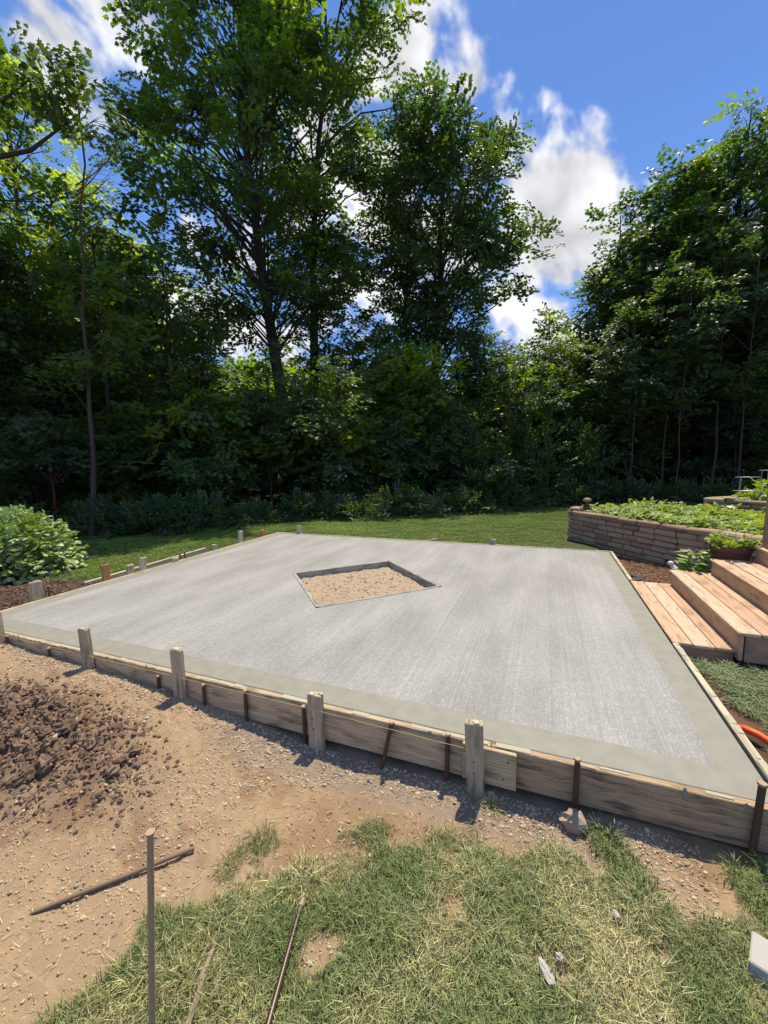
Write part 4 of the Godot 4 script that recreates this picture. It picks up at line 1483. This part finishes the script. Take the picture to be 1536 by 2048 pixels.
func make_sprays() -> void:
	rng.seed = 200
	# a twig with maple leaves in a loose flat fan
	for kind in [["a", "leaf_a"], ["b", "leaf_b"], ["c", "leaf_c"], ["y", "leaf_y"]]:
		for v in 2:
			var g := Geo.new()
			for i in 13:
				var s := 0.06 + 0.46 * i / 12.0
				var side := -1.0 if i % 2 else 1.0
				var fw := Vector3(side * rng.randf_range(0.5, 1.1), rng.randf_range(-0.5, 0.25), rng.randf_range(0.2, 1.0))
				if i == 12:
					fw = Vector3(0.1, -0.2, 1)
				var p := Vector3(side * rng.randf_range(0.02, 0.10), -0.10 * s * s + rng.randf_range(-0.05, 0.05), s)
				g.leaf(facing(fw, Vector3.UP + rv(0.55), p), rng.randf_range(0.09, 0.145), rng.randf_range(0.10, 0.14), true, 0.35)
			var m := g.mesh(M[kind[1]])
			var t := Geo.new()
			t.tube([Vector3.ZERO, Vector3(0, 0.01, 0.25), Vector3(0, -0.06, 0.5)], [0.006, 0.004, 0.002], 3, false)
			t.add_to(m, M.twig)
			spray[kind[0] + str(v)] = m
	var b := Geo.new()
	for i in 7:
		var w := TAU * i / 7 + rng.randf_range(-0.3, 0.3)
		b.leaf(facing(Vector3(cos(w), rng.randf_range(-0.3, 0.5), sin(w)), Vector3.UP + rv(0.3), Vector3(cos(w), 0, sin(w)) * rng.randf_range(0.01, 0.06) + Vector3(0, rng.randf_range(-0.03, 0.04), 0)), rng.randf_range(0.06, 0.09), rng.randf_range(0.06, 0.09), false, 0.3)
	spray.bed = b.mesh(M.leaf_bed)
	for q in [["flower", M.petal], ["flower2", M.petal2]]:
		var f := Geo.new()
		for i in 6:
			var w := TAU * i / 6
			f.leaf(facing(Vector3(cos(w), 0.45, sin(w)), Vector3.UP, Vector3.ZERO), 0.02, 0.02, false, 0.1)
		spray[q[0]] = f.mesh(q[1])
	var L := Geo.new()
	L.leaf(Transform3D(), 0.10, 0.07, false, 0.35)
	spray.big_leaf = L.mesh(M.leaf_lily)
	for q in [["bush", M.leaf_bush], ["bush2", M.leaf_bush2]]:
		var f := Geo.new()
		f.leaf(Transform3D(), 0.085, 0.085, true, 0.3)
		spray[q[0] + "_leaf"] = f.mesh(q[1])
		var s := Geo.new()
		for i in 6:
			s.leaf(facing(Vector3(rng.randf_range(-1, 1), rng.randf_range(-0.3, 0.4), rng.randf_range(0.0, 1.0)), Vector3.UP + rv(0.4), Vector3(rng.randf_range(-0.05, 0.05), rng.randf_range(-0.04, 0.04), 0.03 * i)), rng.randf_range(0.06, 0.09), rng.randf_range(0.06, 0.09), true, 0.3)
		spray[q[0]] = s.mesh(q[1])


func along(trunk: Array, h: float) -> Vector3:
	for i in trunk.size() - 1:
		if h <= trunk[i + 1].y or i == trunk.size() - 2:
			var k: float = (h - trunk[i].y) / (trunk[i + 1].y - trunk[i].y)
			return trunk[i] + (trunk[i + 1] - trunk[i]) * k
	return trunk[0]


# trunk: points from the foot up; prof: [height, radius] of the crown; n clumps of per sprays each
func tree(called: String, label: String, group: String, x: float, z: float, trunk: Array, r0: float, prof: Array, n: int, per: int, clump: float, kinds: Array, s0: float, seed_: int, bark: Material, extra: Array = []) -> Node3D:
	rng.seed = seed_
	var y := ground_y(x, z) - 0.08
	var t := thing(called, label, "tree", Vector3(x, y, z), 0.0, group)
	var wood_ := Geo.new()
	var pts := []
	var rad := []
	var Ht: float = trunk[-1].y
	var segs := 9
	for i in segs + 1:
		var h := Ht * i / segs
		var p := along(trunk, h)
		p += Vector3(n_mid.get_noise_2d(h * 0.9, seed_ * 3.1), 0, n_mid.get_noise_2d(h * 0.9 + 50.0, seed_ * 3.1)) * minf(0.25, r0 * 2.2) * minf(1.0, h)
		pts.append(p)
		rad.append(maxf(0.018, r0 * (1.0 - 0.92 * pow(float(i) / segs, 0.85)) * (1.35 if i == 0 else 1.0)))
	wood_.tube(pts, rad, 8, false)
	var h0: float = prof[0][0]
	var h1: float = prof[-1][0]
	var rmax := 0.0
	for q in prof:
		rmax = maxf(rmax, q[1])
	var cl := []
	var guard := 0
	while cl.size() < n and guard < n * 30:
		guard += 1
		var h := rng.randf_range(h0, h1)
		var R := ramp(prof, h)
		if rng.randf() > (R + 0.3) / (rmax + 0.3):
			continue
		var w := rng.randf() * TAU
		var rr := R * sqrt(rng.randf_range(0.08, 1.0)) * rng.randf_range(0.85, 1.08)
		var ax := along(trunk, minf(h, Ht))
		var c := Vector3(ax.x + cos(w) * rr, h, ax.z + sin(w) * rr)
		if n_big.get_noise_3d(c.x * 5.0 + x * 9.0, c.y * 4.0, c.z * 5.0) < -0.05:
			continue
		var ok := true
		for q in cl:
			if q[0].distance_squared_to(c) < clump * clump * 0.75:
				ok = false
				break
		if ok:
			cl.append([c, ax, rr, w])
	for e in extra:
		cl.append([e, along(trunk, minf(e.y - 0.5, Ht)), Vector2(e.x, e.z).length(), atan2(e.z, e.x)])
	var rows := {}
	for q in cl:
		var c: Vector3 = q[0]
		var rr: float = q[2]
		var hb := clampf(c.y - 0.25 - rr * rng.randf_range(0.45, 0.9), Ht * 0.12, Ht * 0.97)
		var from := along(pts, hb)
		if rr > 0.25:
			var mid := from.lerp(c, 0.5) + Vector3(0, 0.12 * rr, 0) + rv(0.08 * rr)
			var br := clampf(0.012 + 0.013 * rr, 0.012, r0 * 0.4)
			wood_.tube([from, from.lerp(mid, 0.5) + rv(0.03 * rr), mid, mid.lerp(c, 0.55) + rv(0.04 * rr), c], [br, br * 0.8, br * 0.62, br * 0.42, 0.006], 5, false)
		var main: String = kinds[rng.randi() % kinds.size()]
		var cr := clump * rng.randf_range(0.75, 1.25)
		var cnt := int(per * rng.randf_range(0.5, 1.0))
		for i in cnt:
			var d := rv()
			while d.length_squared() > 1.0:
				d = rv()
			d = d.normalized() * pow(d.length(), 0.6)
			var p := c + d * Vector3(cr, cr * 0.62, cr)
			var out := Vector3(p.x - q[1].x, 0, p.z - q[1].z).normalized()
			var fw := out * 0.7 + Vector3(d.x, 0, d.z) * 0.9 + rv(0.7) + Vector3(0, rng.randf_range(-0.35, 0.25), 0)
			var kd: String = main if rng.randf() < 0.7 else kinds[rng.randi() % kinds.size()]
			kd += str(rng.randi() % 2)
			if not rows.has(kd):
				rows[kd] = []
			rows[kd].append(facing(fw, Vector3.UP + rv(0.5), p - fw.normalized() * 0.25 * s0, s0 * rng.randf_range(0.6, 1.3)))
	part("trunk", wood_.mesh(bark), t)
	for kd in rows:
		scatter("crown", spray[kd], rows[kd], [], t)
	return t


func shrub(label: String, group: String, x: float, z: float, r: Vector3, n: int, kinds: Array, s0: float, seed_: int) -> void:
	rng.seed = seed_
	var t := thing("shrub", label, "shrub", Vector3(x, ground_y(x, z), z), 0.0, group)
	var st := Geo.new()
	for i in 7:
		var w := rng.randf() * TAU
		var e := Vector3(cos(w) * r.x * 0.6, r.y * rng.randf_range(0.6, 1.0), sin(w) * r.z * 0.6)
		st.tube([Vector3(0, -0.05, 0), e * 0.5 + rv(0.05), e], [0.012, 0.009, 0.005], 5, false)
	part("stem", st.mesh(M.twig), t)
	var rows := {}
	for i in n:
		var d := rv()
		while d.length_squared() > 1.0 or d.length_squared() < 0.15:
			d = rv()
		d.y = absf(d.y)
		var p := d * r * (1.0 + 0.25 * n_mid.get_noise_3d(d.x * 3.0 + seed_, d.y * 3.0, d.z * 3.0))
		var kd: String = kinds[rng.randi() % kinds.size()] + str(rng.randi() % 2)
		if not rows.has(kd):
			rows[kd] = []
		rows[kd].append(facing(d + rv(0.6), Vector3.UP + rv(0.5), p, s0 * rng.randf_range(0.7, 1.2)))
	for kd in rows:
		scatter("foliage", spray[kd], rows[kd], [], t)


func build_wood() -> void:
	var V := func(a: float, b: float, c: float) -> Vector3: return Vector3(a, b, c)
	var lx := Vector3(0.931, 0, -0.365)      # sideways as the wood's edge runs
	# the tall pair of maples in the middle
	tree("maple_tree", "tallest maple, with a dark trunk leaning left, behind the far left corner", "", -4.13, -6.76,
		[Vector3.ZERO, Vector3(-0.04, 2.41, 0.02), Vector3(-0.60, 7.05, 0.23), Vector3(-0.91, 10.46, 0.36), Vector3(-1.15, 13.61, 0.45), Vector3(-1.08, 16.18, 0.41), Vector3(-0.83, 20.33, 0.33)], 0.29,
		[[6.3, 1.0], [7.6, 2.7], [10.0, 3.7], [12.4, 3.9], [14.5, 3.6], [16.6, 2.9], [19.1, 2.4], [21.2, 1.0]], 132, 26, 0.73, ["a", "c", "b"], 1.2, 301, M.bark)
	tree("maple_tree", "straight-trunked tall maple just right of the leaning one", "", -4.36, -9.35,
		[Vector3.ZERO, Vector3(-0.13, 3.96, 0.05), Vector3(-0.17, 8.10, 0.06), Vector3(0.17, 12.87, -0.06), Vector3(0.70, 17.37, -0.27), Vector3(0.99, 22.05, -0.36)], 0.27,
		[[2.9, 1.2], [7.6, 2.0], [11.7, 2.8], [15.7, 3.4], [18.9, 3.4], [21.5, 2.7], [23.4, 0.9]], 112, 25, 0.79, ["a", "b", "c"], 1.2, 302, M.bark)
	tree("maple_tree", "dark twin-trunked tree with a pointed top, right of the tall maples", "", -0.40, -12.34,
		[Vector3.ZERO, Vector3(0.37, 4.20, -0.15), Vector3(0.64, 10.70, -0.25), Vector3(0.80, 14.80, -0.31), Vector3(0.60, 17.20, -0.20)], 0.29,
		[[3.4, 1.6], [6.0, 3.0], [10.5, 3.5], [13.2, 3.3], [15.0, 2.7], [16.3, 1.8], [17.3, 1.0], [18.1, 0.4]], 128, 23, 0.80, ["c", "a", "c"], 1.27, 303, M.bark,
		[Vector3(4.3, 11.9, -1.3), Vector3(4.8, 11.1, -1.6), Vector3(3.9, 9.2, -1.3), Vector3(3.5, 15.2, -1.2)])
	tree("slender_tree", "second dark trunk standing close beside the twin-trunked tree", "", -1.14, -12.20,
		[Vector3.ZERO, Vector3(-0.07, 8.70, 0.00), Vector3(0.14, 14.50, 0.00)], 0.23, [[6.5, 1.0], [8.7, 2.2], [12.3, 2.5], [15.2, 1.2]], 50, 20, 0.75, ["c", "a"], 1.27, 304, M.bark)
	# the group on the right
	tree("maple_tree", "maple at the left of the right-hand group, leaning over the lawn gap", "", 9.10, -13.86,
		[Vector3.ZERO, Vector3(0.0, 7.80, 0.13), Vector3(0.35, 12.2, 0.00)], 0.20, [[2.6, 1.2], [4.5, 2.4], [8.0, 2.6], [10.5, 1.9], [12.0, 0.9], [12.9, 0.3]], 120, 26, 0.78, ["c", "a", "c", "b"], 1.18, 305, M.bark)
	tree("maple_tree", "tallest tree of the right-hand group, with feathery upswept top", "", 11.06, -13.94,
		[Vector3.ZERO, Vector3(0.10, 7.80, 0.00), Vector3(0.60, 14.2, 0.00)], 0.22, [[3.2, 1.0], [5.9, 2.7], [9.0, 3.0], [11.4, 2.2], [13.0, 1.0], [14.0, 0.3]], 155, 26, 0.80, ["a", "c", "a", "b"], 1.18, 306, M.bark)
	tree("maple_tree", "broad tree cut by the right edge of the picture", "", 13.31, -15.52,
		[Vector3.ZERO, Vector3(0.13, 7.80, 0.00), Vector3(0.50, 12.4, 0.00)], 0.22, [[3.2, 1.0], [5.6, 2.8], [8.4, 3.0], [10.4, 2.3], [12.0, 1.2], [13.0, 0.4]], 145, 26, 0.80, ["a", "c", "b"], 1.18, 307, M.bark)
	tree("maple_tree", "lowest tree at the left foot of the right-hand group", "", 7.60, -13.98,
		[Vector3.ZERO, Vector3(0.00, 5.20, 0.00), Vector3(-0.13, 11.44, 0.00)], 0.16, [[1.3, 1.0], [3.9, 2.0], [7.2, 1.8], [9.8, 1.3], [12.0, 0.4]], 75, 24, 0.66, ["c", "a"], 1.18, 308, M.bark)
	tree("maple_tree", "tree rising behind the smaller raised bed at the far right", "", 14.92, -13.17,
		[Vector3.ZERO, Vector3(0.00, 6.50, 0.00), Vector3(0.13, 9.0, 0.00)], 0.21, [[2.1, 1.2], [4.4, 2.7], [6.6, 2.4], [8.3, 1.4], [9.4, 0.5]], 90, 24, 0.82, ["c", "a"], 1.18, 309, M.bark)
	# the left side
	tree("slender_tree", "slim tree with a bare brown trunk and dead top twigs on the left", "", -4.53, 0.67,
		[Vector3.ZERO, Vector3(0.24, 2.80, -0.09), Vector3(0.42, 5.30, -0.16), Vector3(0.51, 6.80, -0.20), Vector3(0.70, 8.60, -0.27)], 0.065, [[3.0, 0.5], [4.4, 0.9], [5.6, 0.4]], 7, 20, 0.44, ["a", "b"], 0.9, 310, M.bark_brown)
	tree("maple_tree", "yellow-green sunlit maple filling the left side", "", -12.34, -2.65,
		[Vector3.ZERO, Vector3(0.26, 6.50, -0.13), Vector3(0.52, 14.30, -0.26)], 0.22, [[3.6, 1.6], [5.9, 3.0], [9.1, 3.4], [11.7, 2.9], [13.4, 1.8], [14.6, 0.7]], 115, 21, 0.81, ["y", "b", "y"], 0.95, 311, M.bark)
	tree("maple_tree", "rounded sunlit tree between the left maple and the tall pair", "", -11.67, -6.13,
		[Vector3.ZERO, Vector3(0.00, 5.52, 0.00), Vector3(0.14, 12.42, 0.00)], 0.18, [[2.9, 1.2], [5.3, 2.5], [7.7, 2.8], [9.7, 1.8], [11.3, 0.6]], 85, 20, 0.83, ["y", "b", "y"], 0.95, 312, M.bark)
	tree("maple_tree", "dark tree at the left edge beside the bush, glossy leaves", "", -7.58, 1.33,
		[Vector3.ZERO, Vector3(0.00, 2.50, 0.00), Vector3(0.00, 5.20, 0.00)], 0.15, [[1.0, 0.8], [2.4, 1.5], [3.8, 1.5], [5.0, 0.8], [5.6, 0.3]], 40, 22, 0.55, ["a", "b", "c"], 1.0, 313, M.bark)
	tree("maple_tree", "overhanging maple whose boughs reach in at the top left corner", "", -7.27, 3.36,
		[Vector3.ZERO, Vector3(0.3, 5.0, 0), Vector3(0.6, 12.5, 0)], 0.22, [[6.0, 2.2], [7.2, 4.2], [8.2, 3.7], [9.4, 2.6], [11.0, 1.8], [12.5, 0.8]], 95, 30, 0.64, ["a", "a", "c"], 0.8, 314, M.bark, [Vector3(4.5, 7.9, -1.6), Vector3(4.9, 7.4, -1.9)])
	tree("slender_tree", "thin dark-trunked tree at the far left behind the glossy tree", "", -9.56, -0.9,
		[Vector3.ZERO, Vector3(0.0, 7.8, 0)], 0.10, [[3.2, 0.8], [5.0, 1.6], [7.5, 1.2], [8.4, 0.4]], 36, 18, 0.57, ["a", "b"], 1.0, 315, M.bark)
	tree("slender_tree", "thin tree between the slim bare one and the rounded sunlit one", "", -11.59, -4.60,
		[Vector3.ZERO, Vector3(0.00, 11.18, 0.00)], 0.13, [[3.9, 1.0], [6.5, 2.0], [9.8, 1.6], [11.4, 0.4]], 36, 18, 0.74, ["b", "y", "a"], 1.18, 316, M.bark)
	tree("slender_tree", "dark-stemmed tree left of the leaning maple, below the sky gap", "", -9.62, -6.52,
		[Vector3.ZERO, Vector3(0.07, 9.62, 0.00)], 0.16, [[3.4, 1.0], [5.9, 2.0], [8.5, 1.8], [9.9, 0.5]], 40, 18, 0.74, ["a", "c", "b"], 1.18, 317, M.bark)
	tree("slender_tree", "small red-barked sapling behind the bush", "", -5.59, 0.70,
		[Vector3.ZERO, Vector3(0.0, 2.6, 0)], 0.05, [[1.5, 0.4], [2.2, 0.8], [2.9, 0.3]], 9, 26, 0.45, ["c"], 0.9, 318, M.bark_red)
	tree("young_tree", "bright leafed young tree in the gap between the two groups", "", 4.90, -11.62,
		[Vector3.ZERO, Vector3(0.0, 7.0, 0)], 0.10, [[0.8, 1.1], [2.6, 1.6], [4.6, 1.3], [6.3, 0.7], [7.3, 0.2]], 54, 18, 0.55, ["b", "a", "y"], 1.0, 319, M.bark)
	tree("young_tree", "lower bright tree at the right of the gap", "", 6.16, -13.73,
		[Vector3.ZERO, Vector3(0.0, 6.2, 0)], 0.10, [[0.8, 1.2], [2.8, 1.7], [4.6, 1.3], [6.4, 0.3]], 46, 18, 0.57, ["b", "y", "a"], 1.05, 320, M.bark)
	# dead branches of the slim tree stick out to the right, bare
	rng.seed = 330
	var dead := thing("dead_branches", "bare grey dead branches against the blue gap on the left", "branch", Vector3(-3.98, 5.2, 0.47))
	var dg := Geo.new()
	for i in 8:
		var h := rng.randf_range(0.6, 3.2)
		var L := rng.randf_range(0.5, 1.05)
		var d := lx * L * rng.randf_range(0.6, 1.0) + Vector3(0, L * rng.randf_range(0.4, 0.9), 0) + rv(0.2)
		var p := Vector3(-0.08, h, 0.05)
		dg.tube([p, p + d * 0.5 + rv(0.08), p + d], [0.016, 0.010, 0.004], 5, false)
		for k in 4:
			var q := p + d * rng.randf_range(0.4, 0.95)
			var e := (d.normalized() + rv(0.8)) * rng.randf_range(0.2, 0.5)
			dg.tube([q, q + e * 0.5 + rv(0.03), q + e], [0.006, 0.004, 0.002], 4, false)
	part("branch", dg.mesh(M.bark_pale), dead)

	# saplings and understorey along the wood's edge
	rng.seed = 400
	var spots := []
	for i in 50:
		var x := -11.0 + 26.0 * (i + rng.randf()) / 50.0
		var z := forest_edge(x) - rng.randf_range(1.6, 6.0)
		spots.append([x, z, rng.randf_range(2.6, 5.0), rng.randi()])
	for i in spots.size():
		var q: Array = spots[i]
		var kinds := ["b", "y", "a"] if q[0] < -3.5 else (["c", "a", "b"] if q[0] < 3.0 else (["c", "c", "a"] if q[0] > 8.0 else ["a", "b", "c"]))
		tree("sapling", "leafy sapling in the shaded undergrowth at the edge of the wood", "saplings along the edge of the wood", q[0], q[1],
			[Vector3.ZERO, Vector3(0.1 * sin(i), q[2] * 0.95, 0.0)], 0.035, [[0.5, 0.5], [1.2, 0.9], [q[2] * 0.6, 1.0], [q[2], 0.3]], int(7 + q[2] * 3.0), 16, 0.46, kinds, 0.85, 410 + i, M.bark)
	# trees deeper in
	rng.seed = 500
	spots = []
	for i in 84:
		var x := -24.0 + 52.0 * (i + rng.randf()) / 84.0
		var dz := rng.randf_range(3.0, 17.0)
		var z := forest_edge(x) - dz
		var away := Vector2(x - 4.9, z - 6.6).length()
		var side := ((x - 4.864) * 0.931 - (z - 6.65) * 0.365) / maxf(1.0, (4.864 - x) * 0.365 + (6.65 - z) * 0.931)
		# the trees stand lower behind the two clearings
		var low := (side > -0.5 and side < -0.27) or (side > 0.33 and side < 0.5)
		spots.append([x, z, clampf(1.2 + away * (rng.randf_range(0.16, 0.25) if low else rng.randf_range(0.2, 0.33)), 3.6, 10.5)])
	for i in spots.size():
		var q: Array = spots[i]
		tree("woodland_tree", "tree deeper in the wood behind the front rows", "trees deeper in the wood", q[0], q[1],
			[Vector3.ZERO, Vector3(0.3 * sin(i * 1.7), q[2] * 0.95, 0.2 * cos(i * 2.3))], 0.10, [[1.8, 0.8], [q[2] * 0.45, 1.7], [q[2] * 0.75, 1.6], [q[2], 0.4]], 28, 13, 0.7, ["a", "c", "b", "y"] if i % 3 else ["b", "y", "a"], 1.35, 510 + i, M.bark)
	# slim stems that show against the dark
	var slim := [[-8.42, 0.05, 0.10, 7.5, 0], [-9.77, -1.03, 0.09, 8.0, 0], [-7.97, -0.67, 0.06, 7.0, 0], [-6.37, -1.29, 0.085, 7.6, 0], [-5.08, -2.34, 0.10, 7.2, 0], [-5.65, -4.26, 0.07, 6.8, 0], [4.17, -8.12, 0.05, 5.2, 0], [5.42, -10.22, 0.05, 5.4, 0],
		[7.6, -9.5, 0.03, 6.6, 1], [8.86, -10.9, 0.045, 8.0, 1], [9.0, -9.6, 0.028, 7.0, 1], [10.4, -10.9, 0.05, 8.2, 1], [10.75, -9.9, 0.035, 7.6, 1], [12.6, -11.3, 0.04, 8.4, 1]]
	for i in slim.size():
		var q: Array = slim[i]
		tree("slender_tree", ["slim dark stem among the leaves at the edge of the wood", "thin brown stem standing before the dark right-hand trees"][q[4]], ["slim dark stems at the wood's edge", "thin stems under the right-hand trees"][q[4]], q[0], q[1],
			[Vector3.ZERO, Vector3(0.05 * sin(i), q[3] * 0.5, 0.04), Vector3(0.12 * cos(i * 2.0), q[3], 0.0)], q[2], [[q[3] * 0.45, 0.4], [q[3] * 0.7, 1.1], [q[3] * 0.9, 0.9], [q[3] * 1.05, 0.3]], 22, 17, 0.5, ["a", "b", "c"] if q[4] == 0 else ["c", "a"], 0.9, 580 + i, M.bark if q[4] == 0 else M.bark_brown)
	# the low green edge
	rng.seed = 600
	for i in 26:
		var x := -6.5 + 17.0 * i / 25.0
		var z := forest_edge(x) + rng.randf_range(-0.7, 0.25)
		shrub("low dark shrub where the lawn meets the wood", "low shrubs along the lawn's far edge", x, z, Vector3(rng.randf_range(0.5, 0.9), rng.randf_range(0.35, 0.8), rng.randf_range(0.4, 0.7)), 90, ["c", "a"], 0.62, 620 + i)
	shrub("broad fern-like shrub at the lawn's edge right of the bush", "", -3.3, 0.0, Vector3(1.1, 0.6, 0.6), 190, ["c", "a"], 0.6, 660)
	shrub("tall pale-leaved shrub at the corner of the wood below the gap", "", 4.5, -8.0, Vector3(1.1, 2.9, 0.9), 300, ["c", "a", "b"], 0.75, 661)
	shrub("rounded shrub left of the pale-leaved one in the gap", "", 3.0, -7.2, Vector3(1.0, 2.3, 0.8), 240, ["a", "c"], 0.75, 662)
	shrub("leafy shrub right of the pale-leaved one before the dark trees", "", 6.1, -9.0, Vector3(1.1, 2.6, 0.9), 240, ["a", "c"], 0.75, 663)
	# the rest of the wood, far off
	rng.seed = 700
	var rows := []
	for i in 16000:
		var a := rng.randf_range(-1.35, 1.5)
		var d := rng.randf_range(24.0, 42.0)
		var h := d * 0.29 * pow(rng.randf(), 0.8) * (0.75 + 0.35 * n_big.get_noise_2d(a * 20.0, 3.0))
		var p := Vector3(4.864 + sin(a - 0.374) * d, h, 6.65 - cos(a - 0.374) * d)
		rows.append(facing(rv(), Vector3.UP + rv(0.5), p, rng.randf_range(2.0, 3.4)))
	tag(scatter("distant_woods", spray.b0, rows.slice(0, 8000)), "far-off mass of green woodland behind the trees", "woods")
	tag(scatter("distant_woods", spray.c1, rows.slice(8000)), "darker far-off woodland seen between trunks", "woods")


func build_bush() -> void:
	rng.seed = 800
	var at := Vector3(-2.2, ground_y(-1.95, 3.4), 3.35)
	var t := thing("bush", "bright pale green leafy bush left of the slab", "bush", at)
	var r := Vector3(0.86, 0.82, 0.80)
	var st := Geo.new()
	for i in 12:
		var w := rng.randf() * TAU
		var e := Vector3(cos(w) * 0.7, rng.randf_range(0.4, 0.8), sin(w) * 0.7)
		st.tube([Vector3(cos(w) * 0.1, -0.03, sin(w) * 0.1), e * 0.5 + Vector3(0, 0.12, 0), e], [0.014, 0.010, 0.005], 5, false)
	part("stem", st.mesh(M.twig), t)
	var rows := [[], []]
	for i in 1050:
		var d := rv()
		while d.length_squared() > 1.0 or d.length_squared() < 0.2:
			d = rv()
		d.y = absf(d.y)
		var k := d.length()
		d = d.normalized() * pow(k, 0.5)
		var p := d * r * (1.0 + 0.22 * n_mid.get_noise_3d(d.x * 4.0, d.y * 4.0, d.z * 4.0 + 9.0)) * 0.95
		rows[1 if rng.randf() < 0.45 else 0].append(facing(d + rv(0.5) + Vector3(0, -0.2, 0), Vector3.UP + d * 0.5 + rv(0.3), p, rng.randf_range(0.8, 1.15)))
	scatter("foliage", spray.bush, rows[0], [], t)
	scatter("foliage", spray.bush2, rows[1], [], t)
	# the leaves of the side towards the slab, one by one
	for i in 280:
		var d := Vector3(rng.randf_range(-0.3, 1.0), rng.randf_range(0.0, 1.0), rng.randf_range(-0.5, 1.0)).normalized()
		var p := d * r * (1.0 + 0.22 * n_mid.get_noise_3d(d.x * 4.0, d.y * 4.0, d.z * 4.0 + 9.0)) * rng.randf_range(0.96, 1.05)
		var o := part("leaf", spray.bush_leaf if rng.randf() < 0.5 else spray.bush2_leaf, t)
		o.transform = facing(d + rv(0.6) + Vector3(0, -0.3, 0), Vector3.UP + d * 0.6 + rv(0.3), p, rng.randf_range(0.85, 1.3))


func _ready() -> void:
	light_and_camera()
	n_fine = noise_of(1.0, 3, 2)
	n_mid = noise_of(1.0, 3, 7)
	n_big = noise_of(0.11, 2, 13)
	materials()
	M.clod_dark = tri_tex(lin(0.24, 0.16, 0.11), M.clod.albedo_texture, 0.09, 0.95, 0.6)
	M.clod_brown = tri_tex(lin(0.36, 0.25, 0.17), M.clod.albedo_texture, 0.09, 0.95, 0.6)
	make_sprays()
	build_ground()
	build_slab()
	build_forms()
	build_steps()
	build_beds()
	build_wood()
	build_bush()
	build_grass()
	build_foreground()
